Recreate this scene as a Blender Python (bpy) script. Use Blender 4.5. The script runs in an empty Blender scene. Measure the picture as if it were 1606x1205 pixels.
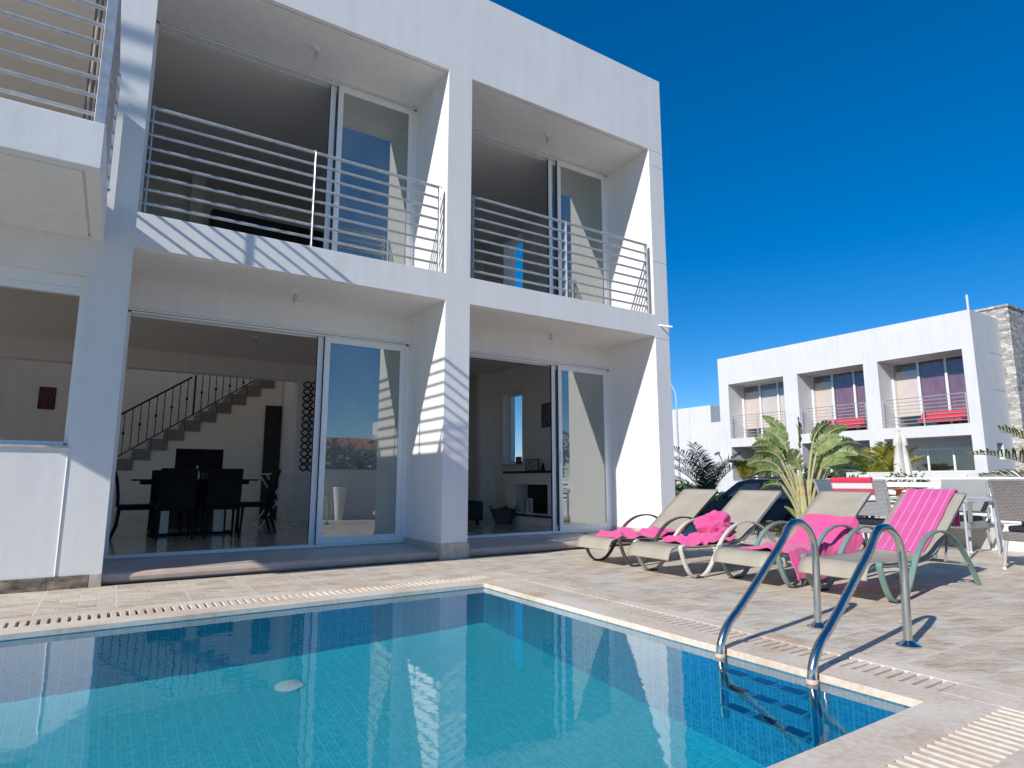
import bpy, bmesh, math, random
from mathutils import Vector, Matrix
random.seed(7)
sc = bpy.context.scene
COL = sc.collection
R = math.radians

# ------------------------------------------------------------------ helpers
def link(o, parent=None):
    COL.objects.link(o)
    if parent is not None: o.parent = parent
    return o

def tag(o, label=None, cat=None, group=None, kind=None):
    if label: o['label'] = label
    if cat: o['category'] = cat
    if group: o['group'] = group
    if kind: o['kind'] = kind
    return o

def empty(name, loc=(0, 0, 0), rz=0.0, label=None, cat=None, group=None):
    o = bpy.data.objects.new(name, None)
    o.empty_display_size = 0.1
    o.location = loc; o.rotation_euler = (0, 0, rz)
    link(o)
    return tag(o, label, cat, group)

class MB:
    """collects geometry, then links it as one mesh object"""
    def __init__(s): s.v = []; s.f = []; s.m = []; s.cur = 0
    def add(s, vs, fs):
        b = len(s.v); s.v += [tuple(p) for p in vs]
        for f in fs:
            s.f.append(tuple(b + i for i in f)); s.m.append(s.cur)
        return s
    def box(s, x0, x1, y0, y1, z0, z1):
        vs = [(x0,y0,z0),(x1,y0,z0),(x1,y1,z0),(x0,y1,z0),(x0,y0,z1),(x1,y0,z1),(x1,y1,z1),(x0,y1,z1)]
        return s.add(vs, [(0,3,2,1),(4,5,6,7),(0,1,5,4),(1,2,6,5),(2,3,7,6),(3,0,4,7)])
    def obox(s, c, size, M=None):
        hx, hy, hz = [a/2 for a in size]
        vs = []
        for z in (-hz, hz):
            for x, y in ((-hx,-hy),(hx,-hy),(hx,hy),(-hx,hy)):
                p = Vector((x,y,z))
                if M is not None: p = M @ p
                vs.append(tuple(p + Vector(c)))
        return s.add(vs, [(0,3,2,1),(4,5,6,7),(0,1,5,4),(1,2,6,5),(2,3,7,6),(3,0,4,7)])
    def bar(s, a, b, w, h=None, up=(0,0,1)):
        h = h or w
        a = Vector(a); b = Vector(b); d = (b-a); L = d.length; d.normalize()
        u = Vector(up)
        if abs(d.dot(u)) > .98: u = Vector((1,0,0))
        r = d.cross(u).normalized(); u = r.cross(d).normalized()
        vs = []
        for p in (a, b):
            for x, y in ((-1,-1),(1,-1),(1,1),(-1,1)):
                vs.append(tuple(p + r*x*w/2 + u*y*h/2))
        return s.add(vs, [(0,1,2,3),(7,6,5,4),(0,4,5,1),(1,5,6,2),(2,6,7,3),(3,7,4,0)])
    def tube(s, pts, r, n=10, cap=True):
        pts = [Vector(p) for p in pts]; m = len(pts)
        rr = r if isinstance(r, (list, tuple)) else [r]*m
        ring = []; ref = None
        for i, p in enumerate(pts):
            t = (pts[min(i+1,m-1)] - pts[max(i-1,0)]).normalized()
            if ref is None:
                ref = Vector((0,0,1)) if abs(t.z) < .9 else Vector((1,0,0))
            a = t.cross(ref)
            if a.length < 1e-4: a = t.cross(Vector((0,1,0)))
            a.normalize(); b = t.cross(a).normalized(); ref = -b if False else a.cross(t)
            ring.append([tuple(p + (a*math.cos(2*math.pi*k/n) + b*math.sin(2*math.pi*k/n))*rr[i]) for k in range(n)])
        vs = [q for rg in ring for q in rg]; fs = []
        for i in range(m-1):
            for k in range(n):
                k2 = (k+1) % n
                fs.append((i*n+k, i*n+k2, (i+1)*n+k2, (i+1)*n+k))
        if cap:
            fs.append(tuple(range(n-1, -1, -1))); fs.append(tuple((m-1)*n+k for k in range(n)))
        return s.add(vs, fs)
    def lathe(s, c, prof, n=20):
        vs = []; fs = []
        for (r, z) in prof:
            for k in range(n):
                a = 2*math.pi*k/n; vs.append((c[0]+r*math.cos(a), c[1]+r*math.sin(a), c[2]+z))
        for i in range(len(prof)-1):
            for k in range(n):
                k2 = (k+1) % n; fs.append((i*n+k, i*n+k2, (i+1)*n+k2, (i+1)*n+k))
        fs.append(tuple(range(n-1,-1,-1))); fs.append(tuple((len(prof)-1)*n+k for k in range(n)))
        return s.add(vs, fs)
    def band(s, pts, side, w, t):
        """flat strip swept along pts; side = width direction, t = thickness"""
        pts = [Vector(p) for p in pts]; side = Vector(side).normalized(); m = len(pts); vs = []
        for i, p in enumerate(pts):
            d = (pts[min(i+1,m-1)] - pts[max(i-1,0)]).normalized(); nn = d.cross(side).normalized()
            for x, y in ((-1,-1),(1,-1),(1,1),(-1,1)):
                vs.append(tuple(p + side*x*w/2 + nn*y*t/2))
        fs = [(3,2,1,0), tuple((m-1)*4+k for k in range(4))]
        for i in range(m-1):
            for k in range(4):
                k2 = (k+1) % 4; fs.append((i*4+k, i*4+k2, (i+1)*4+k2, (i+1)*4+k))
        return s.add(vs, fs)
    def prism(s, poly, axis, a, b):
        n = len(poly); vs = []
        for c in (a, b):
            for (u, v) in poly:
                vs.append({'x': (c,u,v), 'y': (u,c,v), 'z': (u,v,c)}[axis])
        fs = [tuple(range(n)), tuple(range(2*n-1, n-1, -1))]
        for i in range(n):
            j = (i+1) % n; fs.append((i, n+i, n+j, j))
        return s.add(vs, fs)
    def sphere(s, c, r, n=10, m=6, sq=(1,1,1)):
        vs = []; fs = []
        for i in range(m+1):
            th = math.pi*i/m
            for k in range(n):
                a = 2*math.pi*k/n
                vs.append((c[0]+r*sq[0]*math.sin(th)*math.cos(a), c[1]+r*sq[1]*math.sin(th)*math.sin(a), c[2]+r*sq[2]*math.cos(th)))
        for i in range(m):
            for k in range(n):
                k2 = (k+1) % n; fs.append((i*n+k, (i+1)*n+k, (i+1)*n+k2, i*n+k2))
        return s.add(vs, fs)
    def build(s, name, mat, parent=None, bevel=0, smooth=False, fixn=True, seg=2):
        me = bpy.data.meshes.new(name); me.from_pydata(s.v, [], s.f); me.update()
        mats = mat if isinstance(mat, (list, tuple)) else [mat]
        for m_ in mats: me.materials.append(m_)
        if len(mats) > 1:
            for p, k in zip(me.polygons, s.m): p.material_index = k
        if fixn:
            bm = bmesh.new(); bm.from_mesh(me); bmesh.ops.recalc_face_normals(bm, faces=bm.faces); bm.to_mesh(me); bm.free()
        o = bpy.data.objects.new(name, me); link(o, parent)
        if smooth:
            for p in me.polygons: p.use_smooth = True
            bpy_auto(o, me)
        if bevel:
            md = o.modifiers.new('bevel', 'BEVEL'); md.width = bevel; md.segments = seg; md.limit_method = 'ANGLE'; md.angle_limit = R(40)
            md.harden_normals = False
        return o

def bpy_auto(o, me):
    # sharp edges where the angle is large
    bm = bmesh.new(); bm.from_mesh(me)
    for e in bm.edges:
        if len(e.link_faces) == 2 and e.calc_face_angle(0) > R(50): e.smooth = False
    bm.to_mesh(me); bm.free()

def vox(ops, name, mats, parent=None, bevel=0, matfn=None):
    """ops: (solid?, x0,x1,y0,y1,z0,z1[,mat]); last one wins"""
    xs = sorted({round(v,5) for o in ops for v in o[1:3]}); ys = sorted({round(v,5) for o in ops for v in o[3:5]}); zs = sorted({round(v,5) for o in ops for v in o[5:7]})
    nx, ny, nz = len(xs)-1, len(ys)-1, len(zs)-1
    g = {}
    for i in range(nx):
        cx = (xs[i]+xs[i+1])/2
        oi = [o for o in ops if o[1] < cx < o[2]]
        for j in range(ny):
            cy = (ys[j]+ys[j+1])/2
            oj = [o for o in oi if o[3] < cy < o[4]]
            for k in range(nz):
                cz = (zs[k]+zs[k+1])/2; v = -1
                for o in reversed(oj):
                    if o[5] < cz < o[6]:
                        v = (o[7] if len(o) > 7 else 0) if o[0] else -1
                        break
                if v >= 0: g[(i,j,k)] = v
    vid = {}; vs = []; fs = []; ms = []
    def V(i,j,k):
        if (i,j,k) not in vid: vid[(i,j,k)] = len(vs); vs.append((xs[i],ys[j],zs[k]))
        return vid[(i,j,k)]
    D = [((-1,0,0),[(0,0,0),(0,0,1),(0,1,1),(0,1,0)]),((1,0,0),[(1,0,0),(1,1,0),(1,1,1),(1,0,1)]),
         ((0,-1,0),[(0,0,0),(1,0,0),(1,0,1),(0,0,1)]),((0,1,0),[(0,1,0),(0,1,1),(1,1,1),(1,1,0)]),
         ((0,0,-1),[(0,0,0),(0,1,0),(1,1,0),(1,0,0)]),((0,0,1),[(0,0,1),(1,0,1),(1,1,1),(0,1,1)])]
    for (i,j,k), m_ in g.items():
        for (a,b,c), q in D:
            if (i+a,j+b,k+c) not in g:
                fs.append([V(i+x,j+y,k+z) for x,y,z in q]); ms.append(m_)
    me = bpy.data.meshes.new(name); me.from_pydata(vs, [], fs); me.update()
    for m_ in mats: me.materials.append(m_)
    for p, k in zip(me.polygons, ms): p.material_index = k
    bm = bmesh.new(); bm.from_mesh(me)
    bmesh.ops.dissolve_limit(bm, angle_limit=R(1), verts=bm.verts, edges=bm.edges, delimit={'MATERIAL'})
    bm.to_mesh(me); bm.free()
    o = bpy.data.objects.new(name, me); link(o, parent)
    if bevel:
        md = o.modifiers.new('bevel', 'BEVEL'); md.width = bevel; md.segments = 2; md.limit_method = 'ANGLE'; md.angle_limit = R(40)
    return o

def copy_tree(o, parent=None):
    c = o.copy(); COL.objects.link(c)
    if parent is not None: c.parent = parent
    for ch in [x for x in list(bpy.data.objects) if x.parent == o and x is not c]:
        copy_tree(ch, c)
    return c

def smooth_path(pts, n=6):
    """Catmull-Rom through pts"""
    P = [Vector(p) for p in pts]; out = []
    for i in range(len(P)-1):
        p0 = P[max(i-1,0)]; p1 = P[i]; p2 = P[i+1]; p3 = P[min(i+2,len(P)-1)]
        for k in range(n):
            t = k/n
            out.append(0.5*((2*p1) + (p2-p0)*t + (2*p0-5*p1+4*p2-p3)*t*t + (3*p1-p0-3*p2+p3)*t**3))
    out.append(P[-1]); return out

# ------------------------------------------------------------------ materials
def new_mat(name):
    m = bpy.data.materials.new(name); m.use_nodes = True
    nt = m.node_tree; nt.nodes.clear()
    out = nt.nodes.new('ShaderNodeOutputMaterial'); b = nt.nodes.new('ShaderNodeBsdfPrincipled')
    nt.links.new(b.outputs[0], out.inputs[0])
    return m, nt, b, out
def N(nt, t, **k):
    n = nt.nodes.new(t)
    for a, v in k.items():
        if a.startswith('i_'): n.inputs[a[2:].replace('_', ' ')].default_value = v
        else: setattr(n, a, v)
    return n
def ramp(nt, src, stops, interp='LINEAR'):
    r = nt.nodes.new('ShaderNodeValToRGB'); r.color_ramp.interpolation = interp
    el = r.color_ramp.elements
    while len(el) > 1: el.remove(el[-1])
    el[0].position = stops[0][0]; el[0].color = (*stops[0][1], 1)
    for p, c in stops[1:]:
        e = el.new(p); e.color = (*c, 1)
    nt.links.new(src, r.inputs[0]); return r
def coords(nt, scale=(1,1,1), loc=(0,0,0), rot=(0,0,0)):
    tc = nt.nodes.new('ShaderNodeTexCoord'); mp = nt.nodes.new('ShaderNodeMapping')
    mp.inputs['Scale'].default_value = scale; mp.inputs['Location'].default_value = loc; mp.inputs['Rotation'].default_value = rot
    nt.links.new(tc.outputs['Object'], mp.inputs[0]); return mp.outputs[0]
def bump(nt, b, h, strength=.3, dist=.01):
    bp = nt.nodes.new('ShaderNodeBump'); bp.inputs['Strength'].default_value = strength; bp.inputs['Distance'].default_value = dist
    nt.links.new(h, bp.inputs['Height']); nt.links.new(bp.outputs[0], b.inputs['Normal']); return bp
def simple(name, col, rough=.5, metal=0, var=.08, scale=8, bmp=0, bscale=60, spec=None, stretch=(1,1,1), sheen=0):
    m, nt, b, out = new_mat(name)
    v = coords(nt, stretch)
    n = N(nt, 'ShaderNodeTexNoise'); n.inputs['Scale'].default_value = scale; n.inputs['Detail'].default_value = 5
    nt.links.new(v, n.inputs['Vector'])
    lo = tuple(max(0, c*(1-var)) for c in col); hi = tuple(min(1, c*(1+var)) for c in col)
    r = ramp(nt, n.outputs[0], [(.3, lo), (.7, hi)])
    nt.links.new(r.outputs[0], b.inputs['Base Color'])
    b.inputs['Roughness'].default_value = rough; b.inputs['Metallic'].default_value = metal
    if spec is not None: b.inputs['Specular IOR Level'].default_value = spec
    if sheen: b.inputs['Sheen Weight'].default_value = sheen
    if bmp:
        n2 = N(nt, 'ShaderNodeTexNoise'); n2.inputs['Scale'].default_value = bscale; n2.inputs['Detail'].default_value = 4
        nt.links.new(v, n2.inputs['Vector']); bump(nt, b, n2.outputs[0], bmp, .01)
    return m

M = {}
def render_wall(name, col, stain=.06, bm=.25):
    m, nt, b, out = new_mat(name)
    v = coords(nt)
    n1 = N(nt, 'ShaderNodeTexNoise'); n1.inputs['Scale'].default_value = 1.1; n1.inputs['Detail'].default_value = 6; n1.inputs['Roughness'].default_value = .65
    nt.links.new(v, n1.inputs['Vector'])
    v2 = coords(nt, (6, 6, .5)); n3 = N(nt, 'ShaderNodeTexNoise'); n3.inputs['Scale'].default_value = 1.5; n3.inputs['Detail'].default_value = 4
    nt.links.new(v2, n3.inputs['Vector'])
    mx = N(nt, 'ShaderNodeMath', operation='ADD'); nt.links.new(n1.outputs[0], mx.inputs[0]); nt.links.new(n3.outputs[0], mx.inputs[1])
    mh = N(nt, 'ShaderNodeMath', operation='MULTIPLY'); mh.inputs[1].default_value = .5; nt.links.new(mx.outputs[0], mh.inputs[0])
    r = ramp(nt, mh.outputs[0], [(.32, tuple(c*(1-stain) for c in col)), (.6, col)])
    nt.links.new(r.outputs[0], b.inputs['Base Color'])
    b.inputs['Roughness'].default_value = .85; b.inputs['Specular IOR Level'].default_value = .25
    n2 = N(nt, 'ShaderNodeTexNoise'); n2.inputs['Scale'].default_value = 140; n2.inputs['Detail'].default_value = 3
    nt.links.new(v, n2.inputs['Vector']); n4 = N(nt, 'ShaderNodeTexNoise'); n4.inputs['Scale'].default_value = 9; n4.inputs['Detail'].default_value = 5; nt.links.new(v, n4.inputs['Vector'])
    sm_ = N(nt, 'ShaderNodeMath', operation='MULTIPLY_ADD'); nt.links.new(n4.outputs[0], sm_.inputs[0]); sm_.inputs[1].default_value = 1.6; nt.links.new(n2.outputs[0], sm_.inputs[2])
    bump(nt, b, sm_.outputs[0], bm, .004)
    return m
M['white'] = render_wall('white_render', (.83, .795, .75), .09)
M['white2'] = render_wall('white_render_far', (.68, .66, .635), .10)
M['int'] = render_wall('interior_plaster', (.86, .80, .71), .04, .1)
M['ceil'] = render_wall('interior_ceiling', (.80, .74, .66), .03, .1)
M['floor_int'] = simple('polished_floor_tile', (.56, .51, .45), .12, 0, .12, 3, 0)
M['marble'] = simple('terrace_marble', (.50, .47, .44), .35, 0, .12, 7, .05)
M['step'] = simple('pink_stone_nosing', (.58, .43, .34), .45, 0, .12, 9, .05)
M['alu'] = simple('white_aluminium', (.82, .81, .79), .3, 0, .03, 5)
M['alu_shadow'] = simple('seal_and_gap_shade', (.04, .04, .045), .6)  # door seals, and painted shade in the header gaps
M['rail'] = simple('railing_metal', (.50, .50, .50), .3, .35, .15, 20)
M['steel'] = simple('stainless_steel', (.62, .60, .57), .17, 1, .06, 14, .02, 200)
M['black'] = simple('black_leather', (.010, .010, .011), .6, 0, .3, 12, .05, 60, .15)
M['iron'] = simple('black_iron', (.015, .015, .015), .5, .3)
M['darkwood'] = simple('dark_wood', (.03, .018, .014), .4, 0, .3, 8, .05, 60, None, (1, 1, .15))
M['gloss_white'] = simple('gloss_white', (.85, .85, .84), .15)
M['plastic_white'] = simple('plastic_white', (.82, .82, .80), .4)
M['chrome'] = simple('chrome', (.6, .58, .52), .25, .9)
M['grey_sofa'] = simple('grey_fabric', (.035, .037, .042), .85, 0, .25, 30, .2)
M['basket'] = simple('wicker_basket', (.12, .10, .085), .8, 0, .4, 60, .5, 90)
M['stair_stone'] = simple('stair_granite', (.20, .175, .155), .35, 0, .2, 25)
M['red'] = simple('red_wax', (.35, .02, .03), .4)
M['blue_board'] = simple('blue_cover', (.02, .22, .75), .6)
M['curtain'] = simple('taupe_curtain', (.34, .28, .24), .9, 0, .12, 10, .1, 60, None, (12, 12, .3))
M['cream_blind'] = simple('cream_blind', (.62, .58, .50), .85, 0, .05, 6, .1, 60, None, (1, 14, .2))
M['blind_far'] = simple('pale_blind', (.86,.80,.68), .85, 0, .04, 3)
M['mauve'] = simple('mauve_reflection', (.26,.13,.18), .9, 0, .25, 3, 0, 60, None, (1,3,1))  # tint of the far panes' reflections, put into a sheet
M['red_fabric'] = simple('red_cushion', (.62, .05, .09), .85, 0, .12, 12, .1)
M['door_dark'] = simple('dark_door', (.02, .018, .016), .45)
M['terracotta'] = simple('terracotta', (.48, .16, .07), .7, 0, .2, 12, .2)
M['asphalt'] = simple('asphalt', (.16, .155, .15), .9, 0, .2, 4, .4, 80)
M['rubber'] = simple('tyre_rubber', (.02, .02, .02), .8)
M['carpaint'] = simple('dark_grey_paint', (.10, .11, .125), .22, .4, .05, 2)
M['parasol'] = simple('parasol_canvas', (.66, .62, .55), .9, 0, .1, 20, .2, 40, None, (5, 5, .5))
M['pole'] = simple('galvanised_pole', (.55, .57, .60), .45, .4)
M['soil'] = simple('dry_soil', (.13, .09, .06), .95, 0, .35, 10, .8, 30)
M['tray'] = simple('orange_tray', (.65, .12, .06), .4)
M['art_dark'] = simple('reed_print', (.10, .035, .025), .7, 0, .9, 45, .3)
M['art_bw'] = simple('grey_print', (.16, .15, .14), .6, 0, .95, 22)
M['photo'] = simple('framed_photo', (.45, .43, .40), .3, 0, .7, 30)
M['cushion'] = simple('charcoal_cushion', (.018, .02, .028), .9, 0, .2, 30, .2)
M['rock'] = simple('garden_rock', (.5, .45, .38), .9, 0, .2, 6, .6, 20)

# stone cladding (random rubble)
def stone(name, cols, scale, gap=.02, squash=(1,1,1.8)):
    m, nt, b, out = new_mat(name)
    v = coords(nt, squash)
    vo = N(nt, 'ShaderNodeTexVoronoi', feature='F1'); vo.inputs['Scale'].default_value = scale; nt.links.new(v, vo.inputs['Vector'])
    ve = N(nt, 'ShaderNodeTexVoronoi', feature='DISTANCE_TO_EDGE'); ve.inputs['Scale'].default_value = scale; nt.links.new(v, ve.inputs['Vector'])
    sep = N(nt, 'ShaderNodeSeparateColor'); nt.links.new(vo.outputs['Color'], sep.inputs[0])
    r = ramp(nt, sep.outputs[0], [(i/(len(cols)-1), c) for i, c in enumerate(cols)])
    e = ramp(nt, ve.outputs[0], [(0, (0,0,0)), (gap*2, (1,1,1))])
    nz = N(nt, 'ShaderNodeTexNoise'); nz.inputs['Scale'].default_value = 30; nt.links.new(v, nz.inputs['Vector'])
    mx = N(nt, 'ShaderNodeMix', data_type='RGBA'); nt.links.new(e.outputs[0], mx.inputs[0]); mx.inputs[6].default_value = (.25,.23,.2,1); nt.links.new(r.outputs[0], mx.inputs[7])
    m2 = N(nt, 'ShaderNodeMix', data_type='RGBA', blend_type='OVERLAY'); m2.inputs[0].default_value = .6; nt.links.new(mx.outputs[2], m2.inputs[6]); nt.links.new(nz.outputs[0], m2.inputs[7])
    nt.links.new(m2.outputs[2], b.inputs['Base Color']); b.inputs['Roughness'].default_value = .9
    ad = N(nt, 'ShaderNodeMath', operation='MULTIPLY_ADD'); nt.links.new(nz.outputs[0], ad.inputs[0]); ad.inputs[1].default_value = .5; nt.links.new(e.outputs[0], ad.inputs[2])
    bump(nt, b, ad.outputs[0], .6, .02); return m
M['stone'] = stone('stone_cladding', [(.55,.52,.48),(.30,.29,.28),(.62,.58,.52),(.42,.38,.34),(.20,.20,.20)], 5.0, .03, (1,1,2.2))
M['skirt'] = simple('slate_skirting', (.20,.165,.12), .8, 0, .75, 9, .5, 30, None, (1, 1, 2.5))
M['skirt2'] = simple('beige_skirting', (.50,.43,.36), .6, 0, .18, 18, .2)

# deck: slate-textured tiles, plank joints inside larger tiles
def deck_mat():
    m, nt, b, out = new_mat('deck_stone_tiles')
    v = coords(nt, (1,1,1), (-.095, .065, 0))
    big = N(nt, 'ShaderNodeTexBrick'); big.offset = 0; big.squash = 1
    for k_, v_ in (('Scale', 1), ('Brick Width', .421), ('Row Height', .421), ('Mortar Size', .0075), ('Mortar Smooth', .25), ('Bias', 0)): big.inputs[k_].default_value = v_
    nt.links.new(v, big.inputs['Vector'])
    sm = N(nt, 'ShaderNodeTexBrick'); sm.offset = .5; sm.offset_frequency = 2
    for k_, v_ in (('Scale', 1), ('Brick Width', .2105), ('Row Height', .1403), ('Mortar Size', .0042), ('Mortar Smooth', .4), ('Bias', 0)): sm.inputs[k_].default_value = v_
    sm.inputs['Color1'].default_value = (0,0,0,1); sm.inputs['Color2'].default_value = (1,1,1,1); sm.inputs['Mortar'].default_value = (.5,.5,.5,1)
    nt.links.new(v, sm.inputs['Vector'])
    v0 = coords(nt, (1,1,1), (0,0,0), (0,0,R(22))); m2_ = nt.nodes.new('ShaderNodeMapping'); m2_.inputs['Scale'].default_value = (2.0, 9.5, 1); nt.links.new(v0, m2_.inputs[0]); vs = m2_.outputs[0]
    n1 = N(nt, 'ShaderNodeTexNoise'); n1.inputs['Scale'].default_value = 2.6; n1.inputs['Detail'].default_value = 12; n1.inputs['Roughness'].default_value = .76; n1.inputs['Distortion'].default_value = .8
    nt.links.new(vs, n1.inputs['Vector'])
    n2 = N(nt, 'ShaderNodeTexNoise'); n2.inputs['Scale'].default_value = 1.3; n2.inputs['Detail'].default_value = 4; nt.links.new(v, n2.inputs['Vector'])
    base = ramp(nt, n1.outputs[0], [(.28, (.28,.23,.18)), (.40, (.455,.39,.315)), (.50, (.615,.535,.435)), (.64, (.735,.65,.54)), (.8, (.57,.50,.42))])
    warm = ramp(nt, n2.outputs[0], [(.35, (.50,.50,.51)), (.65, (.60,.54,.49))])
    mx = N(nt, 'ShaderNodeMix', data_type='RGBA', blend_type='OVERLAY'); mx.inputs[0].default_value = .55
    nt.links.new(base.outputs[0], mx.inputs[6]); nt.links.new(warm.outputs[0], mx.inputs[7])
    tv = ramp(nt, sm.outputs['Color'], [(0, (.40,.39,.38)), (1, (.58,.57,.56))])
    mt = N(nt, 'ShaderNodeMix', data_type='RGBA', blend_type='OVERLAY'); mt.inputs[0].default_value = .95
    nt.links.new(mx.outputs[2], mt.inputs[6]); nt.links.new(tv.outputs[0], mt.inputs[7])
    ms = N(nt, 'ShaderNodeMix', data_type='RGBA'); sf = N(nt, 'ShaderNodeMath', operation='MULTIPLY'); sf.inputs[1].default_value = .5
    nt.links.new(sm.outputs['Fac'], sf.inputs[0]); nt.links.new(sf.outputs[0], ms.inputs[0]); nt.links.new(mt.outputs[2], ms.inputs[6]); ms.inputs[7].default_value = (.62,.57,.5,1)
    mb = N(nt, 'ShaderNodeMix', data_type='RGBA'); bf = N(nt, 'ShaderNodeMath', operation='MULTIPLY'); bf.inputs[1].default_value = .9
    nt.links.new(big.outputs['Fac'], bf.inputs[0]); nt.links.new(bf.outputs[0], mb.inputs[0]); nt.links.new(ms.outputs[2], mb.inputs[6]); mb.inputs[7].default_value = (.70,.64,.56,1)
    nt.links.new(mb.outputs[2], b.inputs['Base Color']); b.inputs['Roughness'].default_value = .75; b.inputs['Specular IOR Level'].default_value = .3
    bs = N(nt, 'ShaderNodeMath', operation='MULTIPLY_ADD'); nt.links.new(mx_ := sm.outputs['Fac'], bs.inputs[0]); bs.inputs[1].default_value = -.35; nt.links.new(n1.outputs[0], bs.inputs[2])
    bump(nt, b, bs.outputs[0], .5, .014); return m
M['deck'] = deck_mat()
def coping_mat():
    m, nt, b, out = new_mat('pool_coping_stone')
    v = coords(nt)
    n1 = N(nt, 'ShaderNodeTexNoise'); n1.inputs['Scale'].default_value = 2.5; n1.inputs['Detail'].default_value = 6; nt.links.new(v, n1.inputs['Vector'])
    n2 = N(nt, 'ShaderNodeTexNoise'); n2.inputs['Scale'].default_value = 40; n2.inputs['Detail'].default_value = 3; nt.links.new(v, n2.inputs['Vector'])
    r = ramp(nt, n1.outputs[0], [(.28, (.52,.37,.23)), (.42, (.66,.54,.42)), (.6, (.74,.64,.52)), (.8,(.70,.61,.51))])
    br = N(nt, 'ShaderNodeTexBrick'); br.offset = 0
    for k_, v_ in (('Scale', 1), ('Brick Width', .62), ('Row Height', 9), ('Mortar Size', .003), ('Mortar Smooth', .2)): br.inputs[k_].default_value = v_
    nt.links.new(v, br.inputs['Vector'])
    m1 = N(nt, 'ShaderNodeMix', data_type='RGBA', blend_type='OVERLAY'); m1.inputs[0].default_value = .35; nt.links.new(r.outputs[0], m1.inputs[6]); nt.links.new(n2.outputs[0], m1.inputs[7])
    nt.links.new(m1.outputs[2], b.inputs['Base Color']); b.inputs['Roughness'].default_value = .7; b.inputs['Specular IOR Level'].default_value = .3
    bump(nt, b, n2.outputs[0], .25, .004); return m
M['coping'] = coping_mat()
M['channel'] = simple('drain_channel', (.10,.08,.065), .9)

def mosaic(name, c1, c2, c3, grout, axis):
    m, nt, b, out = new_mat(name)
    rot = {'floor': (0,0,0), 'y': (R(90),0,0), 'x': (0,R(90),0)}[axis]
    tc = nt.nodes.new('ShaderNodeTexCoord'); sp = N(nt, 'ShaderNodeSeparateXYZ'); nt.links.new(tc.outputs['Object'], sp.inputs[0])
    cb = N(nt, 'ShaderNodeCombineXYZ')
    a, c = {'floor': (0,1), 'y': (0,2), 'x': (1,2)}[axis]
    nt.links.new(sp.outputs[a], cb.inputs[0]); nt.links.new(sp.outputs[c], cb.inputs[1])
    br = N(nt, 'ShaderNodeTexBrick'); br.offset = 0
    for k_, v_ in (('Scale', 1), ('Brick Width', .021), ('Row Height', .021), ('Mortar Size', .0011), ('Mortar Smooth', .1)): br.inputs[k_].default_value = v_
    br.inputs['Color1'].default_value = (0,0,0,1); br.inputs['Color2'].default_value = (1,1,1,1)
    nt.links.new(cb.outputs[0], br.inputs['Vector'])
    sh = N(nt, 'ShaderNodeTexBrick'); sh.offset = 0      # sheet joints
    for k_, v_ in (('Scale', 1), ('Brick Width', .063), ('Row Height', .252), ('Mortar Size', .0030), ('Mortar Smooth', .1)): sh.inputs[k_].default_value = v_
    nt.links.new(cb.outputs[0], sh.inputs['Vector'])
    r = ramp(nt, br.outputs['Color'], [(0, c1), (.5, c2), (1, c3)])
    mx = N(nt, 'ShaderNodeMath', operation='MAXIMUM'); nt.links.new(br.outputs['Fac'], mx.inputs[0]); nt.links.new(sh.outputs['Fac'], mx.inputs[1])
    mf = N(nt, 'ShaderNodeMath', operation='MULTIPLY'); mf.inputs[1].default_value = .6; nt.links.new(mx.outputs[0], mf.inputs[0])
    mm = N(nt, 'ShaderNodeMix', data_type='RGBA'); nt.links.new(mf.outputs[0], mm.inputs[0]); nt.links.new(r.outputs[0], mm.inputs[6]); mm.inputs[7].default_value = (*grout, 1)
    nt.links.new(mm.outputs[2], b.inputs['Base Color']); b.inputs['Roughness'].default_value = .3
    return m
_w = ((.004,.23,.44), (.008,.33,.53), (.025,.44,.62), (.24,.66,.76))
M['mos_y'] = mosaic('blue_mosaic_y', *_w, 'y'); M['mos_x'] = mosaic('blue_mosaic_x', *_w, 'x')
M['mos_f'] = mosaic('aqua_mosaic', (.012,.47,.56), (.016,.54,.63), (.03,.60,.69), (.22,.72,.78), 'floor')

def water_mat():
    m, nt, b, out = new_mat('pool_water'); nt.nodes.remove(b)
    v = coords(nt, (1,1,1))
    n = N(nt, 'ShaderNodeTexNoise'); n.inputs['Scale'].default_value = 5; n.inputs['Detail'].default_value = 2; nt.links.new(v, n.inputs['Vector'])
    n2 = N(nt, 'ShaderNodeTexNoise'); n2.inputs['Scale'].default_value = 22; n2.inputs['Detail'].default_value = 2; nt.links.new(v, n2.inputs['Vector'])
    ad = N(nt, 'ShaderNodeMath', operation='MULTIPLY_ADD'); nt.links.new(n2.outputs[0], ad.inputs[0]); ad.inputs[1].default_value = .22; nt.links.new(n.outputs[0], ad.inputs[2])
    bp = N(nt, 'ShaderNodeBump'); bp.inputs['Strength'].default_value = .09; bp.inputs['Distance'].default_value = .010; nt.links.new(ad.outputs[0], bp.inputs['Height'])
    g = nt.nodes.new('ShaderNodeBsdfPrincipled'); g.inputs['IOR'].default_value = 1.33; g.inputs['Roughness'].default_value = 0; g.inputs['Transmission Weight'].default_value = 1
    g.inputs['Base Color'].default_value = (.70,.99,1,1); nt.links.new(bp.outputs[0], g.inputs['Normal']); g.inputs['Coat Weight'].default_value = .6; g.inputs['Coat Roughness'].default_value = 0; nt.links.new(bp.outputs[0], g.inputs['Coat Normal'])
    nt.links.new(g.outputs[0], out.inputs[0]); return m
M['water'] = water_mat()
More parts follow.
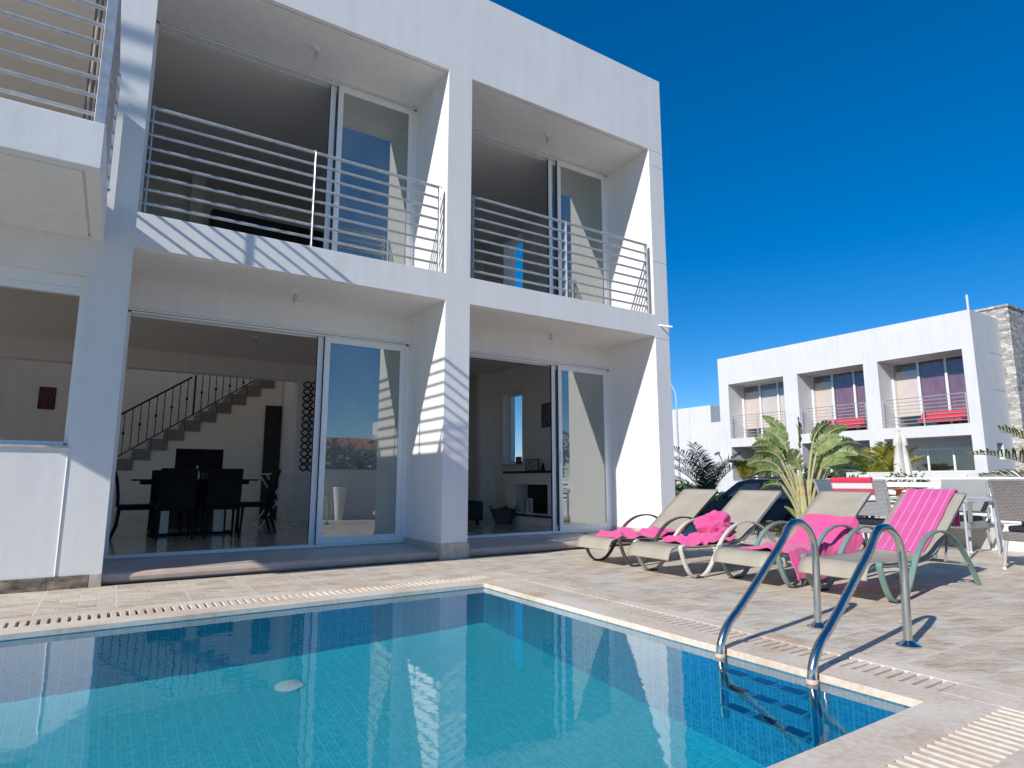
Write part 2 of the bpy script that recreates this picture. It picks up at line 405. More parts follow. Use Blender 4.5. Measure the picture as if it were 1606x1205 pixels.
def glass_mat(name, refl, tint, rcol=(1,1,1), refl_haze=0):
    m, nt, b, out = new_mat(name); nt.nodes.remove(b)
    tr = N(nt, 'ShaderNodeBsdfTransparent'); tr.inputs['Color'].default_value = (*tint, 1)
    gl = N(nt, 'ShaderNodeBsdfGlossy'); gl.inputs['Roughness'].default_value = 0.0; gl.inputs['Color'].default_value = (*rcol, 1)
    fr = N(nt, 'ShaderNodeFresnel'); ge = N(nt, 'ShaderNodeNewGeometry')      # thin pane: the same reflectance from both faces
    io = N(nt, 'ShaderNodeMath', operation='MULTIPLY_ADD'); io.inputs[1].default_value = 1/1.5-1.5; io.inputs[2].default_value = 1.5
    nt.links.new(ge.outputs['Backfacing'], io.inputs[0]); nt.links.new(io.outputs[0], fr.inputs['IOR'])
    ad = N(nt, 'ShaderNodeMath', operation='ADD', use_clamp=True); ad.inputs[1].default_value = refl; nt.links.new(fr.outputs[0], ad.inputs[0])
    mx = N(nt, 'ShaderNodeMixShader'); nt.links.new(ad.outputs[0], mx.inputs[0]); nt.links.new(tr.outputs[0], mx.inputs[1]); nt.links.new(gl.outputs[0], mx.inputs[2])
    sh = mx.outputs[0]
    if refl_haze:  # pale diffuse mixed in to grey the blue reflections on the pane
        df = N(nt, 'ShaderNodeBsdfDiffuse'); df.inputs[0].default_value = (.72,.75,.70,1); m2 = N(nt, 'ShaderNodeMixShader')
        v = coords(nt, (1,1,.6)); nz = N(nt, 'ShaderNodeTexNoise'); nz.inputs['Scale'].default_value = 2.5; nz.inputs['Detail'].default_value = 5; nt.links.new(v, nz.inputs['Vector'])
        dm_ = N(nt, 'ShaderNodeMath', operation='MULTIPLY'); dm_.inputs[1].default_value = refl_haze*2; nt.links.new(nz.outputs[0], dm_.inputs[0])
        nt.links.new(dm_.outputs[0], m2.inputs[0]); nt.links.new(sh, m2.inputs[1]); nt.links.new(df.outputs[0], m2.inputs[2]); sh = m2.outputs[0]
    nt.links.new(sh, out.inputs[0]); return m
M['glass'] = glass_mat('door_glass', .33, (.45,.50,.48), (.80,.82,.79), .15)
M['glass_dark'] = glass_mat('far_window_glass', .03, (.92,.90,.90))
M['glass_car'] = glass_mat('car_glass', .25, (.10,.13,.14))
M['glass_clear'] = glass_mat('clear_glass', .04, (.9,.93,.92))

def foliage(name, c1, c2, c3, trans=.25, scale=6):
    m, nt, b, out = new_mat(name)
    v = coords(nt); n = N(nt, 'ShaderNodeTexNoise'); n.inputs['Scale'].default_value = scale; n.inputs['Detail'].default_value = 3; nt.links.new(v, n.inputs['Vector'])
    r = ramp(nt, n.outputs[0], [(.3, c1), (.5, c2), (.7, c3)])
    nt.links.new(r.outputs[0], b.inputs['Base Color']); b.inputs['Roughness'].default_value = .45
    t = N(nt, 'ShaderNodeBsdfTranslucent'); nt.links.new(r.outputs[0], t.inputs[0])
    mx = N(nt, 'ShaderNodeMixShader'); mx.inputs[0].default_value = trans
    nt.links.new(b.outputs[0], mx.inputs[1]); nt.links.new(t.outputs[0], mx.inputs[2]); nt.links.new(mx.outputs[0], out.inputs[0]); return m
M['leaf_big'] = foliage('strelitzia_leaf', (.13,.21,.06), (.26,.34,.11), (.50,.50,.21), .38, 7)
M['leaf_stem'] = foliage('strelitzia_stem', (.34,.36,.16), (.46,.43,.22), (.34,.24,.13), .05, 8)
M['leaf_dark'] = foliage('sago_frond', (.035,.075,.04), (.06,.11,.06), (.10,.15,.08), .15, 6)
M['leaf_yellow'] = foliage('yellow_frond', (.20,.22,.03), (.36,.34,.05), (.50,.42,.08), .35, 6)
M['leaf_green'] = foliage('shrub_leaf', (.03,.07,.02), (.07,.13,.035), (.13,.19,.06), .25, 4)
M['leaf_olive'] = foliage('hedge_leaf', (.05,.06,.03), (.10,.11,.06), (.16,.15,.09), .2, 2)
M['bark'] = simple('palm_bark', (.14,.10,.07), .9, 0, .35, 20, .7, 40)
M['flower'] = simple('red_flower', (.6,.06,.04), .6)

def wicker(name, c1, c2):
    m, nt, b, out = new_mat(name)
    tc = nt.nodes.new('ShaderNodeTexCoord'); sp = N(nt, 'ShaderNodeSeparateXYZ'); nt.links.new(tc.outputs['Object'], sp.inputs[0])
    ad = N(nt, 'ShaderNodeMath', operation='ADD'); nt.links.new(sp.outputs[0], ad.inputs[0]); nt.links.new(sp.outputs[1], ad.inputs[1])
    cb = N(nt, 'ShaderNodeCombineXYZ'); nt.links.new(ad.outputs[0], cb.inputs[0]); nt.links.new(sp.outputs[2], cb.inputs[1])
    br = N(nt, 'ShaderNodeTexBrick'); br.offset = .5
    for k_, v_ in (('Scale', 1), ('Brick Width', .030), ('Row Height', .013), ('Mortar Size', .0028), ('Mortar Smooth', .6)): br.inputs[k_].default_value = v_
    br.inputs['Color1'].default_value = (*c1,1); br.inputs['Color2'].default_value = (*c2,1); br.inputs['Mortar'].default_value = (c1[0]*.45,c1[1]*.45,c1[2]*.45,1)
    nt.links.new(cb.outputs[0], br.inputs['Vector']); nt.links.new(br.outputs['Color'], b.inputs['Base Color']); b.inputs['Roughness'].default_value = .55
    inv = N(nt, 'ShaderNodeMath', operation='SUBTRACT'); inv.inputs[0].default_value = 1; nt.links.new(br.outputs['Fac'], inv.inputs[1])
    bump(nt, b, inv.outputs[0], .8, .006); return m
M['wicker'] = wicker('grey_wicker', (.27,.24,.23), (.33,.30,.29))
M['wicker_l'] = wicker('pale_grey_wicker', (.40,.40,.40), (.46,.46,.45))
M['wk_leg'] = simple('wicker_leg', (.42,.40,.38), .6, 0, .15, 40, .3, 120)
def sling_mat():
    m, nt, b, out = new_mat('beige_sling')
    v = coords(nt); w = N(nt, 'ShaderNodeTexNoise'); w.inputs['Scale'].default_value = 5; w.inputs['Detail'].default_value = 5; nt.links.new(v, w.inputs['Vector'])
    r = ramp(nt, w.outputs[0], [(.3, (.34,.30,.235)), (.7, (.42,.37,.29))])
    nt.links.new(r.outputs[0], b.inputs['Base Color']); b.inputs['Roughness'].default_value = .7
    ck = N(nt, 'ShaderNodeTexChecker'); ck.inputs['Scale'].default_value = 260; nt.links.new(v, ck.inputs['Vector']); bump(nt, b, ck.outputs['Fac'], .2, .002)
    return m
M['sling'] = sling_mat()
def towel_mat(name, base, stripe=None, axis=1, scale=14):
    m, nt, b, out = new_mat(name)
    v = coords(nt); n = N(nt, 'ShaderNodeTexNoise'); n.inputs['Scale'].default_value = 120; n.inputs['Detail'].default_value = 3; nt.links.new(v, n.inputs['Vector'])
    n3 = N(nt, 'ShaderNodeTexNoise'); n3.inputs['Scale'].default_value = 7; nt.links.new(v, n3.inputs['Vector'])
    r = ramp(nt, n3.outputs[0], [(.3, tuple(c*.85 for c in base)), (.7, base)])
    col = r.outputs[0]
    if stripe:
        tc = nt.nodes.new('ShaderNodeTexCoord'); sp = N(nt, 'ShaderNodeSeparateXYZ'); nt.links.new(tc.outputs['Object'], sp.inputs[0])
        ml = N(nt, 'ShaderNodeMath', operation='MULTIPLY'); ml.inputs[1].default_value = scale; nt.links.new(sp.outputs[axis], ml.inputs[0])
        fr = N(nt, 'ShaderNodeMath', operation='FRACT'); nt.links.new(ml.outputs[0], fr.inputs[0])
        st = ramp(nt, fr.outputs[0], [(0, (0,0,0)), (.80, (0,0,0)), (.86, (1,1,1)), (.94, (1,1,1)), (1, (0,0,0))])
        mx = N(nt, 'ShaderNodeMix', data_type='RGBA'); nt.links.new(st.outputs[0], mx.inputs[0]); nt.links.new(col, mx.inputs[6]); mx.inputs[7].default_value = (*stripe, 1); col = mx.outputs[2]
    nt.links.new(col, b.inputs['Base Color']); b.inputs['Roughness'].default_value = .95; b.inputs['Sheen Weight'].default_value = .3
    bump(nt, b, n.outputs[0], .5, .004); return m
M['pink'] = towel_mat('pink_terry', (.78,.085,.28))
M['pink_stripe'] = towel_mat('pink_striped_terry', (.62,.09,.29), (.76,.20,.43), 1, 16)
def bandtowel():
    m, nt, b, out = new_mat('red_white_terry')
    tc = nt.nodes.new('ShaderNodeTexCoord'); sp = N(nt, 'ShaderNodeSeparateXYZ'); nt.links.new(tc.outputs['Object'], sp.inputs[0])
    mr = N(nt, 'ShaderNodeMapRange'); mr.inputs[1].default_value = .58; mr.inputs[2].default_value = .78; nt.links.new(sp.outputs[2], mr.inputs[0])
    r = ramp(nt, mr.outputs[0], [(0,(.8,.78,.76)),(.28,(.8,.78,.76)),(.33,(.68,.06,.12)),(.60,(.68,.06,.12)),(.66,(.82,.8,.78)),(.88,(.82,.8,.78)),(.93,(.62,.04,.08))], 'LINEAR')
    nt.links.new(r.outputs[0], b.inputs['Base Color']); b.inputs['Roughness'].default_value = .95
    n = N(nt, 'ShaderNodeTexNoise'); n.inputs['Scale'].default_value = 120; nt.links.new(tc.outputs['Object'], n.inputs['Vector']); bump(nt, b, n.outputs[0], .5, .004); return m
M['redwhite'] = bandtowel()
FR = {'brown': simple('brown_resin', (.07,.06,.055), .45, 0, .15), 'cream': simple('cream_resin', (.60,.55,.47), .5, 0, .1),
      'green': simple('sage_green_resin', (.17,.26,.23), .45, 0, .1), 'grey': simple('grey_frame', (.22,.23,.25), .5)}

# ------------------------------------------------------------------ dimensions found from the photograph
X0, X1, X2, X3, X4 = 0.0, 2.849, 3.151, 5.978, 6.245
ZB, ZT, ZS, ZR = 2.697, 3.0, 5.40, 6.53
RU, RG = .876, .935
XB, DB = -.21, 1.38           # end and depth of the left balcony
ZG = -.45                     # level of the street

# ------------------------------------------------------------------ ground, deck, pool
g = MB(); gx = (-150, -8.5, 8.0, 250); gy = (-160, -9.0, 9.0, 260)
for i in range(3):
    for j in range(3):
        if (i, j) != (1, 1): g.add([(gx[i],gy[j],ZG),(gx[i+1],gy[j],ZG),(gx[i+1],gy[j+1],ZG),(gx[i],gy[j+1],ZG)], [(0,1,2,3)])
tag(g.build('ground', M['asphalt']), kind='structure')
PA = .0134; PC = (2.503, -1.46); PL = 3.0957; PWID = 5.6; PD = 1.12; WL = -.03
dv = MB()
def P(u, v, z=0):    # pool frame: u to the left along the house from the far right corner, v towards the camera
    c, s_ = math.cos(PA), math.sin(PA)
    return (PC[0] - u*c + v*s_, PC[1] - u*s_ - v*c, z)
CO = .46             # width of the coping ring
o1 = [P(-CO,-CO), P(PWID+CO,-CO), P(PWID+CO,PL+CO), P(-CO,PL+CO)]
o2 = [(8.62,.0,0),(-9,.0,0),(-9,-9.5,0),(8.62,-9.5,0)]
z_ = .0
for a in range(4):
    b_ = (a+1) % 4
    dv.add([o1[a], o1[b_], o2[b_], o2[a]], [(0,1,2,3)])
dv.add([(6.245,0,0),(8.62,0,0),(8.62,10,0),(6.245,10,0)], [(0,1,2,3)])
dv.add([(-9,0,0),(6.245,0,0),(6.245,.12,0),(-9,.12,0)], [(0,1,2,3)])
dv.add([(8.62,-9.5,0),(8.62,10,0),(8.62,10,ZG),(8.62,-9.5,ZG)], [(0,1,2,3)])
dv.add([(-9,-9.5,0),(8.62,-9.5,0),(8.62,-9.5,ZG),(-9,-9.5,ZG)], [(0,1,2,3)])
tag(dv.build('pool_deck', M['deck'], fixn=False), kind='structure')
# coping ring with a slotted overflow grating; each side in its own local frame
cp = MB(); CZ = .004; S0, S1 = .175, .345
def lb(u0,u1,v0,v1,z0,z1):
    vs = [P(u0,v0,z0),P(u1,v0,z0),P(u1,v1,z0),P(u0,v1,z0),P(u0,v0,z1),P(u1,v0,z1),P(u1,v1,z1),P(u0,v1,z1)]
    cp.add(vs, [(0,3,2,1),(4,5,6,7),(0,1,5,4),(1,2,6,5),(2,3,7,6),(3,0,4,7)])
zb_, zt_ = -.0275, CZ
# far side (v<0), near side (v>PL)
for sgn, v0 in ((-1, 0), (1, PL)):
    f = lambda a, b_: (v0+sgn*a, v0+sgn*b_) if sgn > 0 else (v0-b_, v0-a)
    lb(-S0, PWID+S0, *f(0,S0), zb_, zt_); lb(-CO, PWID+CO, *f(S1,CO), zb_, zt_)
    lb(-CO, -S0, *f(S0,S1), zb_, zt_); lb(PWID+S0, PWID+CO, *f(S0,S1), zb_, zt_)
    n_ = int((PWID+2*S0)/.0473); st = (PWID+2*S0)/n_
    for i in range(n_):
        u = -S0+i*st; lb(u+.0085, u+st-.0085+.0, *f(S0,S1), zb_+.002, zt_-.0008)
for sgn, u0 in ((-1, 0), (1, PWID)):
    f = lambda a, b_: (u0+a, u0+b_) if sgn > 0 else (u0-b_, u0-a)
    lb(*f(0,S0), 0, PL, zb_, zt_); lb(*f(S1,CO), -S0, PL+S0, zb_, zt_)
    n_ = int((PL-.04)/.0473); st = (PL-.04)/n_
    lb(*f(S0,S1), -S0, .02, zb_, zt_); lb(*f(S0,S1), PL-.02, PL+S0, zb_, zt_)
    for i in range(n_):
        v = .02+i*st; lb(*f(S0,S1), v+.0085, v+st-.0085, zb_+.002, zt_-.0008)
tag(cp.build('pool_coping', M['coping'], bevel=.002, seg=1), kind='structure')
ch = MB()
ch.add([P(-CO,-CO,-.024),P(PWID+CO,-CO,-.024),P(PWID+CO,-.012,-.024),P(-CO,-.012,-.024)], [(0,1,2,3)])
ch.add([P(-CO,PL+.012,-.024),P(PWID+CO,PL+.012,-.024),P(PWID+CO,PL+CO,-.024),P(-CO,PL+CO,-.024)], [(0,1,2,3)])
ch.add([P(-CO,-.012,-.024),P(-.012,-.012,-.024),P(-.012,PL+.012,-.024),P(-CO,PL+.012,-.024)], [(0,1,2,3)])
ch.add([P(PWID+.012,-.012,-.024),P(PWID+CO,-.012,-.024),P(PWID+CO,PL+.012,-.024),P(PWID+.012,PL+.012,-.024)], [(0,1,2,3)])
tag(ch.build('drain_channel', M['channel'], fixn=False), kind='structure')
# the shell: built at the origin of the pool frame so that the mosaic follows it
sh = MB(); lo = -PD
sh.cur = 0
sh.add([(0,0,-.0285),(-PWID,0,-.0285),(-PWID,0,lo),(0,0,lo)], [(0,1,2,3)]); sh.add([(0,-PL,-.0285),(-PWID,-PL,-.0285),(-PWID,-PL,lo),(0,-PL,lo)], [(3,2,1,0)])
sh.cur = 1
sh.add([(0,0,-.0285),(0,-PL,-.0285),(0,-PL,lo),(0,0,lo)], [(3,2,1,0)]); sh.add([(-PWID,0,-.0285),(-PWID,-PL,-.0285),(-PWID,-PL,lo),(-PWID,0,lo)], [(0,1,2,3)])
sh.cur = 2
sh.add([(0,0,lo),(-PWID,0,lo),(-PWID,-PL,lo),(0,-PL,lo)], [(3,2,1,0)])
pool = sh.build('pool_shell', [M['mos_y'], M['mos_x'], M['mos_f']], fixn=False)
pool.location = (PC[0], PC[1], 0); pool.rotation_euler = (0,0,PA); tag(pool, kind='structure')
pool.cycles.is_caustics_receiver = True
wt = MB(); nx_, ny_ = 2, 2
wt.add([(0.0,0.0,WL),(-PWID,0.0,WL),(-PWID,-PL,WL),(0.0,-PL,WL)], [(0,1,2,3)])
water = wt.build('pool_water', M['water'], fixn=False); water.location = (PC[0],PC[1],0); water.rotation_euler = (0,0,PA); tag(water, kind='structure')
water.cycles.is_caustics_caster = True
for p_ in water.data.polygons: p_.use_smooth = True
dr = MB(); dr.lathe((0,0,0), [(.075,0),(.075,.012),(.06,.02),(.0,.022)], 20)
d_ = dr.build('pool_light', M['plastic_white'], smooth=True); d_.location = (.95,-1.93,-PD+.002); d_.cycles.is_caustics_receiver = True
tag(d_, 'round white fitting on the blue mosaic floor of the pool', 'pool light')

# ------------------------------------------------------------------ the villa
villa = empty('villa', (0,0,0), 0, 'large white two-storey villa with open sliding doors and railed balconies beside the pool', 'house')
YE = 10.0; XL = -6.2
ops = [(1, XL, X4, 0, YE, -.5, ZR),
  # recesses
  (0, X0, X1, 0, RG, 0, ZB), (0, X2, X3, 0, RG, 0, ZB), (0, X0, X1, 0, RU, ZT, ZS), (0, X2, X3, 0, RU, ZT, ZS),
  # door openings
  (0, X0, X1, RG, 1.12, 0, 2.405), (0, X2, X3, RG, 1.12, 0, 2.405), (0, X0, X1, RU, 1.12, ZT, ZS), (0, X2, X3, RU, 1.12, ZT, ZS),
  # left unit: ground window and upper door
  (0, -3.0, -.30, 0, .25, 1.05, 2.395), (0, -2.95, -.30, 0, .25, ZT, ZS),
  # interior ground
  (0, -5.9, X3, 1.12, 5.2, 0, 2.80, 1), (0, -5.9, -.29, .25, 1.12, 0, 2.80),
  (0, -5.9, 2.60, 5.2, 5.42, 0, 2.50), (0, -5.9, 2.60, 5.42, 7.4, 0, 5.3),
  (0, 3.4, 5.72, 4.3, 8.0, 0, 2.80),
  # interior upper
  (0, -5.9, X3, 1.12, 4.6, ZT, ZS), (0, -5.9, -.29, .25, 1.12, ZT, ZS)]
# solid pieces put back, with interior plaster
ops += [(1, 5.735, X3, 4.26, 4.42, 0, 2.80), (1, 2.62, 3.4, 5.2, 5.42, 0, 2.8), (1, 2.93, 3.07, 1.12, 4.6, ZT, ZS), (1, -.29, -.15, 1.12, 4.6, ZT, ZS),
  (1, 3.3, 3.42, 4.3, 5.2, 0, 2.8)]
# end-wall windows, plus unseen openings and skylight added to brighten the rooms
ops += [(0, X3, X4, 3.235, 3.87, 1.065, 2.365), (0, X3, X4, 3.2, 3.86, 4.07, 5.28), (0, XL, -5.9, 1.5, 4.2, 3.8, 5.2), (0, XL, -5.9, 1.3, 4.15, .2, 2.45), (0, X3, X4, 1.25, 2.15, .9, 2.4), (0, -4.6, 2.3, 5.92, 7.35, 5.3, ZR)]
# thin movement joints on the right pillar and the parapet line
for zj in (5.159, 3.748, 2.672, ZS-.012): ops.append((0, X3+.0, X4, 0, .007, zj-.004, zj+.004))
# drip groove beneath the upper soffit edge
for a, b_ in ((X0, X1), (X2, X3)):
    ops.append((0, a, b_, .05, .066, ZS, ZS+.025))
    ops.append((0, a, b_, .05, .07, ZB, ZB+.008))
vox(ops, 'wall', [M['white'], M['int']], villa, bevel=.006)
# interior linings (thin plaster sheets in front of the structure)
li = MB()
li.box(-5.9, X3, 1.125, 5.195, 2.792, 2.799)
li.build('ceiling', M['ceil'], villa)
li = MB(); li.box(-5.9, 2.925, 1.125, 4.595, ZS-.01, ZS-.002); li.box(3.075, X3-.003, 1.125, 4.595, ZS-.01, ZS-.002)
li.build('upper_ceiling', M['ceil'], villa)
fl = MB(); fl.box(-5.895, X3-.003, .94, 5.19, .0, .098); fl.box(-5.895, 2.595, 5.19, 7.39, .0, .098); fl.box(3.43, 5.71, 5.19, 7.9, 0, .098); fl.box(3.43,5.71,4.27,5.19,0,.0975)
fl.build('floor', M['floor_int'], villa)
for a, b_ in ((X0, X1), (X2, X3)):
    t_ = MB(); t_.cur = 0; t_.box(a+.001, b_-.001, .10, .939, .0, .082); t_.cur = 1
    nose = [(.07,.0),(.058,.02),(.055,.05),(.064,.074),(.085,.084),(.12,.086),(.12,0)]
    t_.prism(nose, 'x', a+.001, b_-.001)
    t_.build('terrace_step', [M['marble'], M['step']], villa)
# stone skirting on the pillars and left wall
for (x0_, x1_, mi) in ((-3.0,-2.3,0),(-2.295,-1.6,0),(-1.595,-.9,0),(-.895,-.335,0),(-.33,-.082,0),(-.078,X0,1),(X1,X2,1),(X3,X4,1)):
    sk = MB(); sk.box(x0_, x1_, -.012, .0, .001, .157 if x1_ > .01 else .094)
    for x_, s_ in ((X1, -1), (X2, 1), (X3, -1)):
        if (x_ == x0_ or x_ == x1_):
            sk.box(min(x_, x_+s_*.01), max(x_, x_+s_*.01), -.012, .06, .001, .157)
            sk.box(min(x_, x_+s_*.01), max(x_, x_+s_*.01), .06, .93, .088, .157)
    sk.build('skirting', M['skirt2'] if mi else M['skirt'], villa, bevel=.002)
# vertical casing bead between the left wall and the pillar
bd = MB(); bd.tube([(-.290,-.001,.096),(-.290,-.001,1.035)], .0055, 10); bd.build('joint_bead', M['white'], villa)
# balcony of the left unit
bal = vox([(1, -3.07, XB, -DB, 0, ZB, ZT), (1, -6.2, -3.07, -.786, 0, ZB, ZT), (0, -2.95, XB-.085, -DB+.085, -DB+.100, ZB, ZB+.02), (0, XB-.10, XB-.085, -DB+.085, -.03, ZB, ZB+.02), (0, XB-.115, XB-.07, -.06, -.02, ZB, ZB+.03)], 'balcony_slab', [M['white']], villa, bevel=.006)

def railing(parent, name_rail, name_post, a, b_, posts, zs, r=.0142, pw=.05, top_r=.017, inset=.03):
    a = Vector(a); b_ = Vector(b_); d = (b_-a).normalized(); nrm = Vector((-d.y, d.x, 0))
    for z in zs:
        m_ = MB(); rr = top_r if z == max(zs) else r
        m_.tube([a+Vector((0,0,z)), b_+Vector((0,0,z))], rr, 8); m_.build(name_rail, M['rail'], parent, smooth=True)
    for t in posts:
        c = a + d*t; m_ = MB()
        m_.obox((c.x, c.y, (ZT+max(zs))/2), (pw, .012, max(zs)-ZT), Matrix.Rotation(math.atan2(nrm.y, nrm.x), 3, 'Z'))
        m_.sphere((c.x, c.y, max(zs)+.012), .014, 8, 5)
        m_.obox((c.x, c.y, ZT+.003), (.07, .05, .006), Matrix.Rotation(math.atan2(nrm.y, nrm.x), 3, 'Z'))
        m_.build(name_post, M['rail'], parent, bevel=.003, seg=1)
ZRA = [3.105+.125*i for i in range(8)]
for a, b_, mid in ((X0, X1, 1.43), (X2, X3, 1.37)):
    rl = empty('balcony_railing', (0,0,0)); rl.parent = villa
    L_ = b_-a
    railing(rl, 'rail', 'post', (a+.03,.05,0), (b_-.05,.05,0), [.02, mid-.03, L_-.10], ZRA)
rl = empty('balcony_railing', (0,0,0)); rl.parent = villa
railing(rl, 'rail', 'post', (-3.0,-1.26,0), (-.245,-1.26,0), [.02, 1.35, 2.73], ZRA, r=.0142, pw=.05)
railing(rl, 'rail', 'post', (-.225,-1.26,0), (-.225,-.03,0), [.93], ZRA)
m_ = MB(); m_.box(-.232,-.222,-.066,-.020, ZT, 3.87); m_.build('wall_plate', M['rail'], rl)
m_ = MB(); m_.box(-.28,-.215,-1.29,-1.235, ZT, 4.02); m_.build('post', M['rail'], rl, bevel=.004)
# unseen slats added over the left unit to band the left pillar with shadow
pg = MB()
for (y_, x0_, x1_) in ((-1.29,-5.8,-4.1), (-1.45,-5.8,-4.1), (-1.62,-5.8,-5.0)):
    pg.box(x0_, x1_, y_-.02, y_+.02, 7.24, 7.31)
pg.box(-5.85,-5.78,-1.5,3.0,7.18,7.24); pg.box(-5.25,-5.18,-1.5,3.0,7.18,7.24)
for x_ in (-5.815,-5.215): pg.box(x_-.035, x_+.035, 2.9, 3.0, ZR, 7.24); pg.box(x_-.035, x_+.035, .2, .27, ZR, 7.18)
pg.build('added_shadow_slats', M['white'], villa)

# sliding doors: frame, fixed track, sliding panels
def sliding(xa, xb, y, z0, z1, panels, glass):
    fr = MB(); w = .045; dp = .11
    fr.box(xa, xa+w*.6, y, y+dp, z0, z1-w); fr.box(xb-w, xb, y, y+dp, z0, z1-w)
    fr.box(xa, xb, y, y+.004, z1-.020, z1-.0005); fr.box(xa+.03, xb-w, y, y+.026, z1-w, z1-.026); fr.box(xa+.03, xb-w, y+.038, y+.066, z1-w, z1-.02); fr.box(xa+.03, xb-w, y+.080, y+dp, z1-w-.012, z1-.02)
    fr.box(xa+w*.6, xb-w, y-.006, y+.03, z0, z0+.022); fr.box(xa+w*.6, xb-w, y+.04, y+.062, z0, z0+.026); fr.box(xa+w*.6, xb-w, y+.075, y+dp, z0, z0+.022)
    o = fr.build('sliding_door_frame', M['alu'], villa, bevel=.003, seg=1)
    tk = MB(); tk.box(xa+.03, xb-w, y+.006, y+dp-.004, z1-w+.012, z1-.002); tk.build('track_gap_shade', M['alu_shadow'], o)  # near-black box filling the header gaps, standing for their shade
    for (pa, pb, dy, gl_) in panels:
        f = MB(); sw = .062; a0, a1 = z0+.024, z1-w-.002; t0, t1 = y+dy, y+dy+.032
        f.box(pa, pa+sw, t0, t1, a0, a1); f.box(pb-sw, pb, t0, t1, a0, a1); f.box(pa+sw, pb-sw, t0, t1, a0, a0+.075); f.box(pa+sw, pb-sw, t0, t1, a1-.062, a1)
        pn = f.build('sliding_panel', M['alu'], villa, bevel=.004)
        q = MB(); q.box(pa+sw-.004, pb-sw+.004, t0+.012, t0+.018, a0+.07, a1-.058); q.build('pane', glass, pn)
        hd = MB(); hd.box(pa+.02, pa+.034, t0-.012, t0, a0+.9, a0+1.05); hd.build('handle', M['alu'], pn)
        if gl_:
            s2 = MB(); s2.box(pa-.0045, pa-.001, t0+.002, t1-.002, a0, a1); s2.build('seal', M['alu_shadow'], pn)
sliding(X0, X1, RG, .10, 2.403, [(1.855, X1-.047, .002, 1), (1.79, 2.74, .040, 1)], M['glass'])
sliding(X2, X3, RG, .10, 2.403, [(5.05, X3-.047, .002, 1), (4.965, 5.86, .040, 1)], M['glass'])
sliding(X0, X1, RU, ZT+.002, ZS-.004, [(1.86, X1-.047, .002, 1), (1.78, 2.74, .040, 1)], M['glass'])
sliding(X2, X3, RU, ZT+.002, ZS-.004, [(5.03, X3-.047, .002, 1), (4.90, 5.86, .040, 1)], M['glass'])
# left ground-floor window, shutter box and open sashes
wf = MB(); wa, wb = -3.0, -.30
wf.box(wa, wb, .06, .15, 2.30, 2.395); wf.box(wa, wb, .075, .13, 2.245, 2.30); wf.box(wb-.028, wb, .05, .16, 1.07, 2.30); wf.box(wa, wb-.028, .05, .16, 1.05, 1.085)
wo = wf.build('window_frame', M['alu'], villa, bevel=.003)
q = MB(); q.box(wa, wb, -.02, .05, 1.035, 1.052); q.build('window_sill', M['marble'], villa)
# curtains hung behind the upper left door
cu = MB(); n_ = 60; vs = []
def curtain(mb, x0, x1, y, z0, z1, folds, amp):
    n_ = folds*6; vs = []
    for i in range(n_+1):
        t = i/n_; xx = x0+(x1-x0)*t; yy = y+amp*math.sin(t*folds*2*math.pi)
        vs += [(xx, yy, z0), (xx, yy, z1)]
    mb.add(vs, [(2*i, 2*i+2, 2*i+3, 2*i+1) for i in range(n_)])
curtain(cu, -.46, -.35, .30, 3.02, 5.38, 3, .018)
cu.build('curtain', M['curtain'], villa, smooth=True, fixn=False)
cu = MB(); curtain(cu, 5.25, 5.92, 1.22, .11, 2.72, 9, .018); tag(cu.build('curtain', M['cream_blind'], villa, smooth=True, fixn=False), 'pale curtain behind the lower right glass door')
cu = MB(); curtain(cu, 2.42, 2.82, 1.24, .11, 2.72, 6, .018); cu.build('curtain', M['cream_blind'], villa, smooth=True, fixn=False)
# staircase with soffit wall and railing
sx, sz, run, rise = .07, .935, .2406, .171
st = MB(); poly = [(-1.2, .098)]
pts_ = []
x_, zz = sx-.25*4, sz-.171*4
poly = [(x_-.1,.098), (x_-.1, zz)]
k_ = 0
while zz < 2.9 and x_ < 2.58:
    poly += [(x_, zz), (x_, zz+rise)]; x_ += run; zz += rise
poly += [(x_, zz), (2.59, zz), (2.59, .098)]
st.prism(poly, 'y', 6.32, 7.38)
sto = st.build('stair_wall', M['int'], villa)
tr = MB(); x_, zz = sx-.25*4, sz-.171*4
while x_ < 2.5 and zz < 2.9:
    tr.box(x_-.02, x_+run+.01, 6.295, 7.38, zz+rise+.001, zz+rise+.03); tr.box(x_-.012, x_-.001, 6.30, 7.38, zz, zz+rise); tr.box(x_-.012, x_+run, 6.30, 6.319, zz+.01, zz+rise)
    x_ += run; zz += rise
tr.build('stair_treads', M['stair_stone'], villa)
br_ = empty('stair_railing', (0,0,0)); br_.parent = villa
m_ = MB(); sl = rise/run
lz = lambda x: sz+rise+(x-sx)*sl
m_.bar((-.9,6.31,lz(-.9)+.08),(2.5,6.31,lz(2.5)+.08),.02,.02); m_.bar((-.9,6.31,lz(-.9)+.78),(1.05,6.31,lz(1.05)+.78),.03,.03); m_.build('handrail', M['iron'], br_)
i = 0; x_ = -.8
while x_ < 2.4:
    m_ = MB(); top = min(lz(x_)+.78, 2.64); w_ = .03 if i == 17 else .014
    if top > lz(x_)+.12:
        m_.bar((x_,6.31,lz(x_)+.08),(x_,6.31,top),w_,w_)
        if i % 2 == 0: m_.sphere((x_,6.31,(lz(x_)+.08+top)/2), .022, 8, 5, (1,1,1.5))
        m_.build('baluster', M['iron'], br_)
    x_ += .112; i += 1
dm = MB(); dm.box(2.30, 2.585, 6.28, 6.318, .10, 2.16); tag(dm.build('inner_door', M['door_dark'], villa), 'dark brown door under the stairs')
